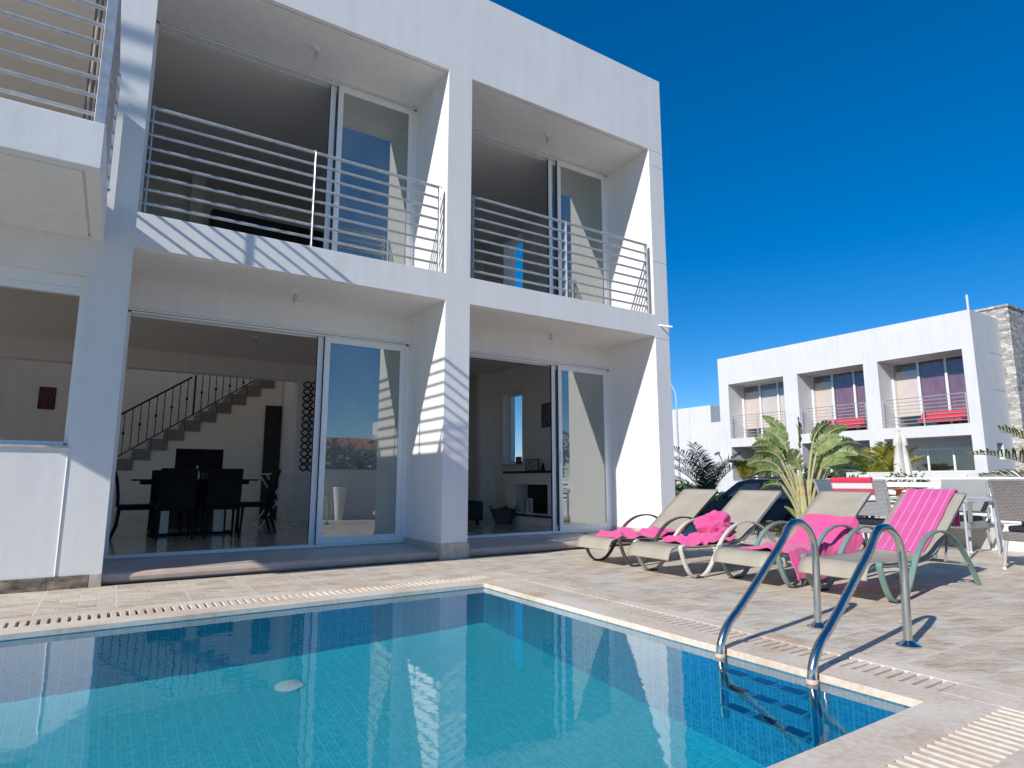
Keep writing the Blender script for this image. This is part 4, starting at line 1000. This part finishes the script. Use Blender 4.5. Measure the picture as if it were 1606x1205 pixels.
# ------------------------------------------------------------------ plants
def leaf_blade(mb, base, az, el, L, Wd, droop, tear=0, roll=0, n=14, fold=.25):
    """broad paddle leaf: midrib arcs, the halves fold up slightly; torn strips when tear > 0"""
    p = Vector(base); d = Vector((math.cos(az)*math.cos(el), math.sin(az)*math.cos(el), math.sin(el)))
    side = Vector((-math.sin(az), math.cos(az), 0)); pts = []; cur = p.copy(); e = el
    for i in range(n+1):
        pts.append((cur.copy(), Vector((math.cos(az)*math.cos(e), math.sin(az)*math.cos(e), math.sin(e)))))
        cur = cur + pts[-1][1]*(L/n); e -= droop/n
    for s_ in (-1, 1):
        i = 0
        while i < n:
            ln = 1 if (tear and random.random() < tear) else 2
            j = min(n, i+ln)
            t0, t1 = i/n, j/n
            def W_(t): return Wd*max(0.02, math.sin(math.pi*min(1, (t*.93+.04))**.75))**.8
            a, da = pts[i]; b_, db = pts[j]
            sd = (side*math.cos(roll) + da.cross(side)*math.sin(roll)).normalized()
            up = sd.cross(da).normalized()*(-1)
            dr_ = random.uniform(-.25,.05) if tear else 0
            w0, w1 = W_(t0), W_(t1); f = fold+dr_
            q0 = a + sd*s_*w0 + up*abs(w0)*f; q1 = b_ + sd*s_*w1 + up*abs(w1)*f
            sh = da*(w0*.35)
            if tear and random.random() < .5: q1 = q1.lerp(q0, .25)
            m0 = (a+q0+sh)/2 + up*w0*.06; m1 = (b_+q1+sh)/2 + up*w1*.06
            mb.add([a, b_, m1, m0], [(0,1,2,3)]); mb.add([m0, m1, q1+sh, q0+sh], [(0,1,2,3)])
            i = j
    return pts
def strelitzia(loc, label, specs, stems, s=1.0, group=None, name='bird_of_paradise_plant'):
    t = empty(name, loc, 0, label, 'plant', group)
    st = MB(); lf = MB()
    for (az, el, sl, L, W_, dr_, tear, roll, bx, by) in specs:
        az = R(az); el = R(el)
        base = Vector((bx, by, 0)); d = Vector((math.cos(az)*math.cos(el), math.sin(az)*math.cos(el), math.sin(el)))
        mid = base+Vector((0,0,sl*.5))+Vector((d.x,d.y,0))*sl*.10
        top = base+Vector((0,0,sl*.88))+Vector((d.x,d.y,0))*sl*.32
        st.tube(smooth_path([base, mid, top], 5), [.022*s]*5+[.018*s]*5+[.010*s], 7)
        pts = leaf_blade(lf, top, az, el, L, W_, R(dr_), tear, R(roll))
        st.tube([q[0] for q in pts[:-1]], [.009*s*(1-i/len(pts)) + .002 for i in range(len(pts)-1)], 5)
    for (a, b_, r0, r1) in stems: st.tube([a, ((Vector(a)+Vector(b_))/2+Vector((.01,.01,0))), b_], [r0, (r0+r1)/2, r1], 9)
    st.build('stems', M['leaf_stem'], t, smooth=True); lf.build('leaves', M['leaf_big'], t, smooth=True, fixn=False)
    return t
# az measured in world: image right is about -57deg from +x ... (cos57,-sin57) is away-right; screen-right = (0.84,-0.54)
SR = -32.6     # azimuth of screen right
spx = [ # az, elev, stem length, leaf length, half width, droop, tear, roll, bx, by
 (SR+160,70,1.52,.48,.085,40,.1,60,0,0), (SR+20,66,1.50,.50,.09,60,.4,-70,.03,-.02), (SR+60,80,1.40,.52,.11,30,.4,80,.0,.02),
 (SR+5,42,1.38,.58,.09,75,.7,40,.04,-.03), (SR-10,30,1.22,.62,.09,75,.8,-40,.05,-.05), (SR+172,52,1.30,.42,.10,80,.6,50,-.03,.02),
 (SR-5,20,1.08,.50,.085,60,.8,50,.05,-.04), (SR-30,52,1.18,.46,.10,85,.7,60,.03,-.05), (SR+100,64,1.2,.44,.10,70,.5,0,0,.05),
 (SR+185,18,.82,.34,.075,60,.3,50,-.06,.01), (SR+10,58,.40,.34,.04,60,.2,50,.06,-.03), (SR+170,66,.28,.26,.04,40,.2,50,-.06,.02), (SR-20,50,.25,.26,.04,40,.2,50,.06,-.04),
 (SR+30,60,1.44,.48,.11,60,.6,65,.02,-.03), (SR+150,60,1.34,.42,.11,60,.6,75,-.02,.02), (SR-15,62,1.46,.46,.10,65,.6,-60,.04,-.02),
 (SR+8,50,1.26,.50,.11,80,.7,75,.05,-.03), (SR+165,70,1.38,.42,.11,50,.5,-75,-.02,.01), (SR-40,68,1.28,.44,.12,75,.6,85,.02,-.04),
 (SR+120,72,1.10,.42,.11,60,.5,70,-.02,.0), (SR+168,38,1.12,.44,.11,80,.7,70,-.03,.01), (SR+215,74,1.05,.4,.11,70,.5,60,-.02,-.05), (SR-60,50,1.06,.44,.10,80,.7,60,.02,-.06),
 (SR+178,30,1.00,.40,.10,70,.6,60,-.04,.0), (SR+25,66,1.02,.42,.11,60,.6,80,.03,-.02), (SR+182,50,1.22,.40,.11,75,.6,40,-.03,.01), (SR-2,36,1.30,.46,.10,80,.6,60,.04,-.03)]
strelitzia((8.1,-.62,0), 'tall broad-leaved plant with torn paddle leaves behind the loungers', spx,
  [((0,0,-.05),(-.02,.0,.85),.07,.045), ((.05,-.03,-.05),(.07,-.05,.78),.055,.035), ((-.05,.03,-.05),(-.07,.04,.66),.045,.03)])

def frond(mb_stem, mb_leaf, base, az, el, L, droop, nl=26, ll=.2, vdeg=35, w=.012, twist=0):
    p = Vector(base); e = el; pts = []; n = 16
    for i in range(n+1):
        d = Vector((math.cos(az)*math.cos(e), math.sin(az)*math.cos(e), math.sin(e))); pts.append((p.copy(), d)); p = p+d*(L/n); e -= droop/n*(.4+1.2*i/n)
    mb_stem.tube([q[0] for q in pts], [.009*(1-.8*i/n)+.0015 for i in range(n+1)], 5)
    side = Vector((-math.sin(az), math.cos(az), 0))
    for k in range(nl):
        t = .12+.88*k/nl; i = min(n-1, int(t*n)); f = t*n-i; a = pts[i][0].lerp(pts[i+1][0], f); d = pts[i][1]
        up = side.cross(d).normalized()*(-1)
        if up.z < 0: up = -up
        l_ = ll*(.45+1.1*math.sin(math.pi*min(1,t*.9+.08)))*random.uniform(.85,1.1)
        for s_ in (-1,1):
            dd = (d*.75+side*s_*1.0+up*math.tan(R(vdeg))*.8+Vector((random.uniform(-.12,.12),random.uniform(-.12,.12),random.uniform(-.15,.1)))).normalized()
            tip = a+dd*l_; mid = a+dd*l_*.5+up*.012; tip = tip-Vector((0,0,l_*.18)); wd = d.cross(dd).cross(dd).normalized()*w
            mb_leaf.add([a-wd*.4, a+wd*.4, mid+wd, tip, mid-wd], [(0,1,2,4),(4,2,3)])
def palm(name, label, loc, fr, mat, trunk=(.05,.2), cat='palm', group=None, ll=.2, nl=26, w=.012, vdeg=35):
    t = empty(name, loc, 0, label, cat, group); st = MB(); lf = MB(); tk = MB()
    for (az, el, L, dr_) in fr: frond(st, lf, (0,0,trunk[1]), R(az), R(el), L, R(dr_), nl, ll, vdeg, w)
    tk.lathe((0,0,0), [(trunk[0]*1.2,0),(trunk[0],trunk[1]*.5),(trunk[0]*1.1,trunk[1]*.9),(trunk[0]*.6,trunk[1]+.03)], 12)
    tk.build('trunk', M['bark'], t, smooth=True); st.build('stalks', mat, t, smooth=True); lf.build('leaves', mat, t, fixn=False)
    return t
palm('sago_palm', 'dark green feathery palm between the house corner and the parked car', (9.55,2.25,ZG),
  [(SR,62,1.15,60),(SR-25,70,1.1,45),(SR+180,60,1.2,70),(SR+165,45,1.05,55),(SR+195,72,1.25,50),(SR+90,70,1.2,50),(SR+60,60,1.2,60),(SR-90,65,1.0,70),(SR+178,28,.9,50),(SR+130,65,1.2,55),(SR+110,80,1.2,30)],
  M['leaf_dark'], (.09,.85), 'palm', None, .26, 28, .0105, 25)
palm('fan_of_fronds', 'bright yellow-green palm at the right edge with one long arching frond', (11.2,-3.05,ZG),
  [(SR+172,52,2.0,62),(SR+150,68,1.8,50),(SR,60,1.7,60),(SR+200,72,1.6,40),(SR-40,60,1.6,60),(SR+90,70,1.7,50),(SR+185,80,1.7,30),(SR+140,50,1.6,70)],
  M['leaf_yellow'], (.08,.62), 'palm', 'yellow-green palms before the far house', .34, 40, .013, 30)
bpy.data.objects['fan_of_fronds'].name = 'yellow_palm'
palm('yellow_palm', 'yellow-green palm before the left bay of the far white house', (17.5,7.25,ZG),
  [(SR+k*40, 68+((k*13)%15), 1.0, 60) for k in range(9)], M['leaf_yellow'], (.1,1.05), 'palm', 'yellow-green palms before the far house', .35, 26, .022, 30)
palm('yellow_palm', 'yellow-green palm beside the ribbed wall of the far white house', (17.5,3.05,ZG),
  [(SR+k*36, 66+((k*17)%20), 1.9, 55) for k in range(10)], M['leaf_yellow'], (.1,.5), 'palm', 'yellow-green palms before the far house', .4, 28, .03, 30)
palm('yellow_palm', 'pale green palm behind the dark sago palm at the house corner', (19.0,12.2,ZG),
  [(SR+k*45, 66+((k*13)%20), 1.0, 50) for k in range(8)], M['leaf_yellow'], (.1,.35), 'palm', 'yellow-green palms before the far house', .3, 26, .02, 30)
palm('potted_palm', 'green arching palm in front of the closed parasol', (11.0,.15,ZG),
  [(SR+k*51, 70+((k*11)%15), 1.1, 65) for k in range(7)]+[(SR-5,38,1.6,45)], M['leaf_green'], (.06,.3), 'palm', None, .24, 26, .012, 30)

def shrub(name, label, loc, size, n, leaf, mat, cat='shrub', group=None, flowers=0):
    t = empty(name, loc, 0, label, cat, group); m_ = MB(); fl_ = MB()
    cl = [(random.uniform(-.7,.7), random.uniform(-.7,.7), random.uniform(.15,.85), random.uniform(.22,.42)) for _ in range(14)]
    for k in range(n):
        c = random.choice(cl); d = Vector((random.gauss(0,1), random.gauss(0,1), random.gauss(0,1))).normalized()*c[3]*random.uniform(.6,1.05)
        p = Vector(((c[0]+d.x)*size[0], (c[1]+d.y)*size[1], max(.02,(c[2]+d.z*.8))*size[2]))
        a = Vector((random.gauss(0,1), random.gauss(0,1), random.gauss(0,.6))).normalized(); b_ = a.cross(Vector((random.gauss(0,1),random.gauss(0,1),random.gauss(0,1)))).normalized()
        L = leaf*random.uniform(.7,1.4); tgt = fl_ if (flowers and random.random() < flowers) else m_
        tgt.add([p-a*L, p+b_*L*.35, p+a*L, p-b_*L*.35], [(0,1,2,3)])
    m_.build('foliage', mat, t, fixn=False)
    if fl_.v: fl_.build('flowers', M['flower'], t, fixn=False)
    m2 = MB()
    for k in range(6):
        a = random.uniform(0,6.28); m2.tube([(0,0,0),(math.cos(a)*size[0]*.3,math.sin(a)*size[1]*.3,size[2]*.5)], [.015,.006], 5)
    m2.build('stems', M['bark'], t)
    return t
shrub('shrub', 'dark green leafy shrub right of the tall broad-leaved plant', (10.2,-.15,ZG), (.55,.8,1.22), 2600, .05, M['leaf_green'])
shrub('shrub', 'flowering shrub with orange-red blooms behind the striped towel', (9.9,-.95,ZG), (.4,.45,1.25), 1400, .045, M['leaf_yellow'], flowers=.12)
shrub('shrub', 'green shrub beside the terrace table, in front of the fence end', (9.4,-1.35,ZG), (.35,.3,1.28), 1300, .04, M['leaf_green'])
shrub('dry_shrub', 'small dry brown shrub at the foot of the tall broad-leaved plant', (8.0,-.35,0), (.25,.3,.22), 300, .04, M['leaf_olive'])
shrub('hedge', 'long clipped hedge between the parked car and the far white house', (18.5,8.5,ZG), (.8,4.5,1.1), 3600, .12, M['leaf_green'], 'hedge')
shrub('hedge', 'hedge before the middle bay of the far white house', (17.0,4.6,ZG), (.8,1.6,1.5), 2200, .10, M['leaf_green'], 'hedge')
shrub('hedge', 'low dark hedge behind the white slat fence', (9.35,-4.2,ZG), (.3,2.6,1.05), 3200, .06, M['leaf_green'], 'hedge')
# ground planting between deck and street
m_ = MB()
for k in range(260):
    x_ = random.uniform(7.6,8.5); y_ = random.uniform(-.4,1.0); a = random.uniform(0,6.28); h = random.uniform(.06,.22)
    q = Vector((x_,y_,0)); d = Vector((math.cos(a)*.1*random.random(), math.sin(a)*.1*random.random(), h)); w_ = Vector((-math.sin(a),math.cos(a),0))*.006
    m_.add([q-w_, q+w_, q+d], [(0,1,2)])
tag(m_.build('grass', M['leaf_olive'], fixn=False), 'thin dry grass at the edge of the terrace', 'grass', None, 'stuff')

# ------------------------------------------------------------------ parked car (nose towards +y)
def car(loc, rz):
    t = empty('parked_car', loc, R(rz), 'dark grey estate car with roof rails parked beyond the loungers', 'car')
    # local x = forward; length 3.6, width 1.42
    low = [(-1.78,.30),(-1.80,.55),(-1.74,.78),(-1.6,.80),(.55,.80),(1.2,.74),(1.62,.66),(1.78,.52),(1.80,.32),(1.72,.20),(-1.7,.20)]
    m_ = MB(); ws = [.60,.70,.70,.60]
    ring = []
    for wi, (w_, sc_) in enumerate(((.71,.985),(.715,1.0))):
        pass
    n = len(low)
    vs = []
    for y_, ins in ((-.70,.04),(-.715,.0),(.715,.0),(.70,.04)):
        for (x, z) in low:
            vs.append((x*(1-ins*.5), y_, z if ins == 0 else (.5+(z-.5)*.93)))
    fs = []
    for k in range(3):
        for i in range(n): fs.append((k*n+i, (k+1)*n+i, (k+1)*n+(i+1)%n, k*n+(i+1)%n))
    fs.append(tuple(range(n))); fs.append(tuple(range(4*n-1,3*n-1,-1)))
    m_.add(vs, fs); body = m_.build('body', M['carpaint'], t, bevel=.04)
    # cabin
    cb_ = [(-1.66,.80),(-1.48,1.16),(-1.2,1.235),(.0,1.26),(.32,1.20),(.86,.80)]; vs = []
    for s_ in (-1,1):
        for (x, z) in cb_:
            w_ = .70-(z-.80)*.30; vs.append((x, s_*w_, z))
    n = len(cb_); fs = [tuple(range(n)), tuple(range(2*n-1,n-1,-1))]+[(i, n+i, n+(i+1)%n, (i+1)%n) for i in range(n)]
    m_ = MB(); m_.add(vs, fs); m_.build('cabin', M['carpaint'], t, bevel=.03)
    def sideq(pts, s_):
        return [(x, s_*(.70-(z-.80)*.30+.006), z) for x, z in pts]
    for s_ in (-1,1):
        for q in ([(-1.50,.86),(-1.36,1.10),(-1.08,1.14),(-1.05,.86)], [(-.99,.86),(-1.0,1.145),(-.36,1.165),(-.32,.86)], [(-.25,.86),(-.28,1.165),(.10,1.15),(.55,.86)]):
            m_ = MB(); v4 = sideq(q, s_); vi = [(a, b_-s_*.004, c) for a, b_, c in v4]; m_.add(v4+vi, [(0,1,2,3),(7,6,5,4),(0,4,5,1),(1,5,6,2),(2,6,7,3),(3,7,4,0)]); m_.build('side_window', M['glass_car'], t)
        m_ = MB(); m_.tube(smooth_path([(-1.25,s_*.53,1.225),(-1.1,s_*.54,1.27),(0,s_*.54,1.30),(.22,s_*.53,1.25)], 4), .014, 8); m_.build('roof_rail', M['pole'], t, smooth=True)
        for x_ in (-1.12, 1.12):
            m_ = MB(); pf = [(.0,-.085),(.26,-.085),(.30,-.06),(.30,.06),(.26,.085),(.0,.085)]
            vs = []; nn = 24
            for (r_, yy) in pf:
                for k in range(nn): a = 2*math.pi*k/nn; vs.append((x_+r_*math.cos(a), s_*.64+yy, .30+r_*math.sin(a)))
            m_.add(vs, [(i*nn+k, i*nn+(k+1)%nn, (i+1)*nn+(k+1)%nn, (i+1)*nn+k) for i in range(len(pf)-1) for k in range(nn)]); w_ = m_.build('wheel', M['rubber'], t, smooth=True)
            m_ = MB(); 
            for k in range(5):
                a = 2*math.pi*k/5; m_.bar((x_,s_*.735,.30),(x_+.18*math.cos(a),s_*.735,.30+.18*math.sin(a)),.05,.02,(0,1,0))
            m_.build('rim', M['pole'], w_)
        m_ = MB(); m_.sphere((1.70,s_*.52,.56), .10, 12, 8, (.5,1.2,.6)); m_.build('headlight', M['glass_clear'], t, smooth=True)
        m_ = MB(); m_.sphere((.50,s_*.80,.88), .07, 10, 7, (.6,1.2,.75)); m_.build('wing_mirror', M['carpaint'], t, smooth=True)
    def slope(x0, z0, x1, z1, name):
        m_ = MB(); w0 = .70-(z0-.80)*.30-.05; w1 = .70-(z1-.80)*.30-.05; off = .008
        m_.add([(x0,-w0,z0),(x0,w0,z0),(x1,w1,z1),(x1,-w1,z1)], [(0,1,2,3)]); o = m_.build(name, M['glass_car'], t, fixn=False); o.location = (.007 if name == 'windscreen' else -.007,0,.010)
    slope(.80,.845,.36,1.17,'windscreen'); slope(-1.635,.85,-1.50,1.12,'rear_window')
    return t
car((12.55,3.1,ZG), 90)

# ------------------------------------------------------------------ closed parasol and far things
t = empty('closed_parasol', (14.2,.93,ZG), 0, 'closed cream parasol standing before the far white house', 'parasol')
m_ = MB(); m_.tube([(0,0,0),(0,0,2.3)], .022, 8); m_.build('pole', M['pole'], t, smooth=True)
m_ = MB(); nn = 28; prf = [(.05,1.0),(.13,1.02),(.15,1.2),(.13,1.6),(.09,1.95),(.12,1.98),(.10,2.14),(.03,2.25)]; vs = []
for (r_, z) in prf:
    for k in range(nn): a = 2*math.pi*k/nn; rr = r_*(1+.22*math.cos(a*7)); vs.append((rr*math.cos(a), rr*math.sin(a), z))
m_.add(vs, [(i*nn+k, i*nn+(k+1)%nn, (i+1)*nn+(k+1)%nn, (i+1)*nn+k) for i in range(len(prf)-1) for k in range(nn)]); m_.build('canopy', M['parasol'], t, smooth=True, fixn=False)

far = empty('far_house', (0,0,0), 0, 'white two-storey house with three railed balcony bays and a stone chimney', 'house')
FX = 23.1; YR_, YL_ = 2.62, 12.69
bays = [(2.96,5.65),(6.16,8.80),(9.43,12.17)]
fo = [(1, FX, 33, YR_, YL_, ZG-.1, 6.29), (0, FX+.4, 32.6, YR_+.4, YL_-.3, 6.15, 6.29)]
for (a, b_) in bays:
    fo += [(0, FX, FX+1.0, a, b_, 2.60, 5.04), (0, FX+1.0, FX+4.2, a+.12, b_-.12, 2.62, 5.0)]
fo += [(0, FX, FX+1.0, 2.96, 5.65, ZG, 2.22), (0, FX+1.0, FX+3.5, 3.1, 5.5, 1.06, 1.88), (0, FX, FX+1.5, 6.16, 8.8, ZG, 2.22), (0, FX+1.5, FX+4, 6.4, 8.5, ZG, 1.9), (0, FX, FX+1.5, 9.43, 12.17, ZG, 2.22), (0, FX+1.5, FX+4, 9.7, 12.0, ZG, 1.95)]
for zj in (5.0, 3.75, 2.35): fo.append((0, FX+1.2, FX+2.6, YR_, YR_+.02, zj-.02, zj))
fo.append((0, 24.0, 24.5, YR_, YR_+.25, 1.45, 1.98))
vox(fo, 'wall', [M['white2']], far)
m_ = MB(); m_.box(25.3,26.65,YR_-.32,YR_+.6,ZG,6.66); m_.box(25.25,26.7,YR_-.36,YR_+.64,6.66,6.74); m_.build('chimney', M['stone'], far)
m_ = MB(); m_.tube([(FX+.06,YR_+.05,6.28),(FX+.06,YR_+.05,6.80)], .035, 8); m_.build('vent_pipe', M['white2'], far)
m_ = MB(); m_.box(FX+1.6,FX+2.6,5.3,6.6,6.29,6.42); m_.tube([(FX+1.8,6.2,6.4),(FX+1.8,6.2,6.62)], .03, 6); m_.build('roof_unit', M['pole'], far)
for bi, (a, b_) in enumerate(bays):
    w3 = (b_-a)/3
    f = MB(); y_ = a
    for k in range(4): yy = a+.03+k*(b_-a-.06)/3; f.box(FX+.99-.05,FX+1.0-.001,yy-.035,yy+.035,2.64,4.98)
    f.box(FX+.955,FX+.999,a,b_,4.98,5.04); f.box(FX+.955,FX+.999,a,b_,2.60,2.64)
    fo_ = f.build('window_frame', M['alu'], far)
    for k in range(3):
        q = MB(); q.box(FX+.975,FX+.98,a+.06+k*(b_-a-.06)/3,a+(k+1)*(b_-a-.06)/3,2.65,4.97); q.build('pane', M['glass_dark'], fo_)
    bl = MB()
    ks = [2] if bi < 2 else [0,1,2]
    for k in ks: bl.box(FX+1.03,FX+1.05,a+.06+k*(b_-a-.06)/3,a+(k+1)*(b_-a-.06)/3,3.05 if k < 3 else 3.4,4.72)
    tag(bl.build('blind', M['blind_far'], far), 'pale blind drawn behind the pane')
    if bi < 2:
        mv = MB()
        for k in (0, 1): mv.box(FX+1.06,FX+1.08,a+.06+k*(b_-a-.06)/3,a+(k+1)*(b_-a-.06)/3,3.0,4.95)
        tag(mv.build('curtain', M['mauve'], far), 'dusky mauve sheet behind the pane, standing for its dark reflection')  # mauve sheet added in place of the dark purple window reflections
    rl = empty('balcony_railing', (0,0,0)); rl.parent = far
    for z in [2.72+.125*i for i in range(8)]:
        m_ = MB(); m_.tube([(FX+.05,a+.02,z),(FX+.05,b_-.02,z)], .013 if z < 3.55 else .018, 6); m_.build('rail', M['rail'], rl)
    for yy in (a+.05, (a+b_)/2, b_-.05):
        m_ = MB(); m_.box(FX+.04,FX+.06,yy-.02,yy+.02,2.60,3.60); m_.build('post', M['rail'], rl)
    if bi < 2:
        pass
def fwin(y0, y1, z0, z1, x, n):
    f = MB()
    for k in range(n+1): yy = y0+k*(y1-y0)/n; f.box(x-.05,x-.001,yy-.03,yy+.03,z0,z1)
    f.box(x-.045,x-.001,y0,y1,z1-.04,z1); f.box(x-.045,x-.001,y0,y1,z0,z0+.04); o = f.build('window_frame', M['alu'], far)
    for k in range(n): q = MB(); q.box(x-.025,x-.02,y0+.03+k*(y1-y0)/n,y0-.03+(k+1)*(y1-y0)/n,z0+.04,z1-.04); q.build('pane', M['glass_dark'], o)
fwin(3.1,5.5,1.06,1.88,FX+1.0,3); fwin(6.4,8.5,ZG,1.9,FX+1.5,2); fwin(9.7,12.0,ZG,1.95,FX+1.5,3)
m_ = MB(); m_.box(24.0,24.5,YR_+.2,YR_+.21,1.45,1.98); m_.build('small_window', M['glass_dark'], far)
for k, (ya, yb, lab) in enumerate(((3.2,4.55,'red sun lounger cushion behind the right balcony rails of the far house'),(6.5,7.9,'red sun lounger cushion behind the middle balcony rails of the far house'))):
    t = empty('red_bench', (FX+.5,(ya+yb)/2,2.60), 0, lab, 'bench', 'red benches on the far balconies')
    m_ = MB(); m_.box(-.42,-.02,-(yb-ya)/2,(yb-ya)/2,.14,.28); m_.build('cushion', M['red_fabric'], t, bevel=.03)
    m_ = MB(); m_.box(-.08,.0,-(yb-ya)/2,(yb-ya)/2,.28,.50); m_.build('backrest', M['red_fabric'], t, bevel=.03)
    for sy in (-1, 1):
        m_ = MB(); yy = sy*((yb-ya)/2-.075); m_.box(-.4,-.04,yy-.025,yy+.025,0,.14); m_.build('leg', M['darkwood'], t)
# annex between the far house and the distant block
vox([(1, 24.5, 31, 12.69, 15.2, ZG, 3.56), (0, 25,30.5,12.69,14.8,3.4,3.56)], 'annex', [M['white2']], far)
db = empty('distant_block', (35,23,ZG), 0, 'plain white flat-roofed building seen beside the house corner', 'building')
vox([(1, 0, 9, 0, 10, 0, 6.42), (0, .3, 8.7, .3, 9.7, 6.3, 6.42), (0, 0, .03, 1.9, 1.93, 0, 6.42), (0, 0, .03, 0, 10, 3.3, 3.33), (0, 3, 4, 0, .2, 1, 2.2)], 'wall', [M['white2']], db)
m_ = MB(); m_.box(3.0,4.0,.1,.15,1,2.2); m_.build('window', M['glass_dark'], db)
# boundary walls across the street
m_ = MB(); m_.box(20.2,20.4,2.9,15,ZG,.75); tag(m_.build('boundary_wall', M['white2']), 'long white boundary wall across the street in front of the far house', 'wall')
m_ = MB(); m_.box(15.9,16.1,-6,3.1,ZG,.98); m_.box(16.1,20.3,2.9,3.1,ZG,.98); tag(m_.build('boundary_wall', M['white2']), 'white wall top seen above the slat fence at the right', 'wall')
t = empty('street_lamp', (20,12.45,ZG), 0, 'slim galvanised street lamp just right of the house corner', 'street lamp')
m_ = MB(); m_.tube([(0,0,0),(0,0,4.3)], [.06,.035], 8); m_.build('pole', M['pole'], t, smooth=True)
m_ = MB(); m_.tube(smooth_path([(0,0,4.3),(.0,.03,4.9),(-.1,.2,5.35)], 4), .028, 8); m_.build('arm', M['pole'], t, smooth=True)
m_ = MB(); m_.obox((-.13,.27,5.38), (.12,.3,.06), Matrix.Rotation(.4,3,'Z')); m_.build('lamp_head', M['pole'], t, bevel=.01)
# mirrored surroundings on the camera side: trees and a red-roofed house
def tree(loc, h, r, label, mat, seed, n=2600):
    random.seed(seed)
    t = empty('tree', loc, 0, label, 'tree', 'trees behind the photographer, mirrored in the glass'); tk = MB()
    tk.tube([(0,0,0),(.1,.05,h*.35),(.0,.1,h*.6)], [.14,.1,.05], 8)
    for k in range(5): a = k*1.3; tk.tube([(.05,.05,h*.4),(math.cos(a)*r*.5,math.sin(a)*r*.5,h*.7)], [.06,.02], 6)
    tk.build('trunk', M['bark'], t, smooth=True); m_ = MB()
    cl = [(random.gauss(0,.45)*r, random.gauss(0,.45)*r, h*random.uniform(.45,.92), r*random.uniform(.25,.45)) for _ in range(22)]
    for k in range(n):
        c = random.choice(cl); d = Vector((random.gauss(0,1), random.gauss(0,1), random.gauss(0,.8))).normalized()*c[3]*random.uniform(.5,1)
        p = Vector(c[:3])+d; a = Vector((random.gauss(0,1), random.gauss(0,1), random.gauss(0,.5))).normalized(); b_ = a.cross(Vector((random.gauss(0,1),random.gauss(0,1),random.gauss(0,1)))).normalized(); L = .11*random.uniform(.7,1.4)
        m_.add([p-a*L, p+b_*L*.5, p+a*L, p-b_*L*.5], [(0,1,2,3)])
    m_.build('crown', mat, t, fixn=False)
for i, (x_, y_, h, r) in enumerate(((5.5,-17,2.7,1.6),(8.2,-19,3.0,1.9),(11.3,-20,2.8,1.8),(14.5,-19,3.2,2.0),(19,-19,3.4,2.2),(23.5,-15,3.6,2.2))):
    tree((x_,y_,ZG), h, r, ['olive tree','broad olive tree','round-topped tree','spreading tree','tall spreading tree','tall dark tree'][i]+' beyond the garden wall, '+['leftmost','second','third','fourth','fifth','last'][i]+' in the mirrored row', M['leaf_olive'], 40+i)
random.seed(11)
t = empty('red_roofed_house', (12.5,-30,ZG), 0, 'house with a low terracotta roof mirrored in the lower glass door', 'house')
m_ = MB(); m_.box(-9,5,-4,4,0,2.9); m_.build('wall', M['white2'], t); m_ = MB(); m_.prism([(-4.4,2.9),(4.4,2.9),(0,3.8)], 'x', -9.4, 5.4); m_.build('roof', M['terracotta'], t)
m_ = MB(); m_.box(1.5,3.2,-1,1,2.9,4.9); m_.build('roof_tower', M['white2'], t)
m_ = MB(); m_.box(-6,-5,4.0,4.03,1,2.1); m_.box(-2,-1,4.0,4.03,1,2.1); m_.build('window', M['glass_dark'], t)

# ------------------------------------------------------------------ light, sky, camera
SUN = Vector((1, .298, -.625)).normalized()
sl_ = bpy.data.lights.new('sun', 'SUN'); sl_.energy = 4.0; sl_.angle = R(.53); sl_.color = (1, .975, .94)
so = bpy.data.objects.new('sun', sl_); link(so); so.rotation_euler = SUN.to_track_quat('-Z', 'Y').to_euler(); so.location = (-20,-6,15)
sl_.cycles.is_caustics_light = True
el = math.asin(-SUN.z); az = math.atan2(-SUN.x, -SUN.y)
w = bpy.data.worlds.new('World'); sc.world = w; w.use_nodes = True; nt = w.node_tree; nt.nodes.clear()
wo_ = nt.nodes.new('ShaderNodeOutputWorld'); bg = nt.nodes.new('ShaderNodeBackground'); sky = nt.nodes.new('ShaderNodeTexSky')
sky.sky_type = 'NISHITA'; sky.sun_disc = False; sky.sun_elevation = el; sky.sun_rotation = az % (2*math.pi); sky.altitude = 2500; sky.air_density = 1.0; sky.dust_density = .0; sky.ozone_density = 4.0
hs = nt.nodes.new('ShaderNodeHueSaturation'); hs.inputs['Saturation'].default_value = 1.52; hs.inputs['Value'].default_value = 1.18; hs.inputs['Hue'].default_value = .505
gm = nt.nodes.new('ShaderNodeGamma'); gm.inputs[1].default_value = .80; nt.links.new(sky.outputs[0], gm.inputs[0]); nt.links.new(gm.outputs[0], hs.inputs['Color'])
nt.links.new(hs.outputs[0], bg.inputs[0]); bg.inputs[1].default_value = .128; nt.links.new(bg.outputs[0], wo_.inputs[0])

cam = bpy.data.cameras.new('camera'); co = bpy.data.objects.new('camera', cam); link(co); sc.camera = co
cam.sensor_width = 36; cam.lens = 966.97/1606*36; cam.clip_start = .02; cam.clip_end = 2000
co.location = (.0065, -5.7574, .799)
yaw, pit = .5699, .1537
fwd = Vector((math.sin(yaw)*math.cos(pit), math.cos(yaw)*math.cos(pit), math.sin(pit)))
co.rotation_euler = fwd.to_track_quat('-Z', 'Y').to_euler()
sc.view_settings.view_transform = 'Standard'; sc.view_settings.look = 'None'; sc.view_settings.exposure = 0.3; sc.view_settings.gamma = 1
sc.render.engine = 'CYCLES'
sc.cycles.max_bounces = 12; sc.cycles.diffuse_bounces = 8; sc.cycles.glossy_bounces = 5; sc.cycles.transmission_bounces = 6; sc.cycles.transparent_max_bounces = 12
sc.render.resolution_x = 1024; sc.render.resolution_y = 768
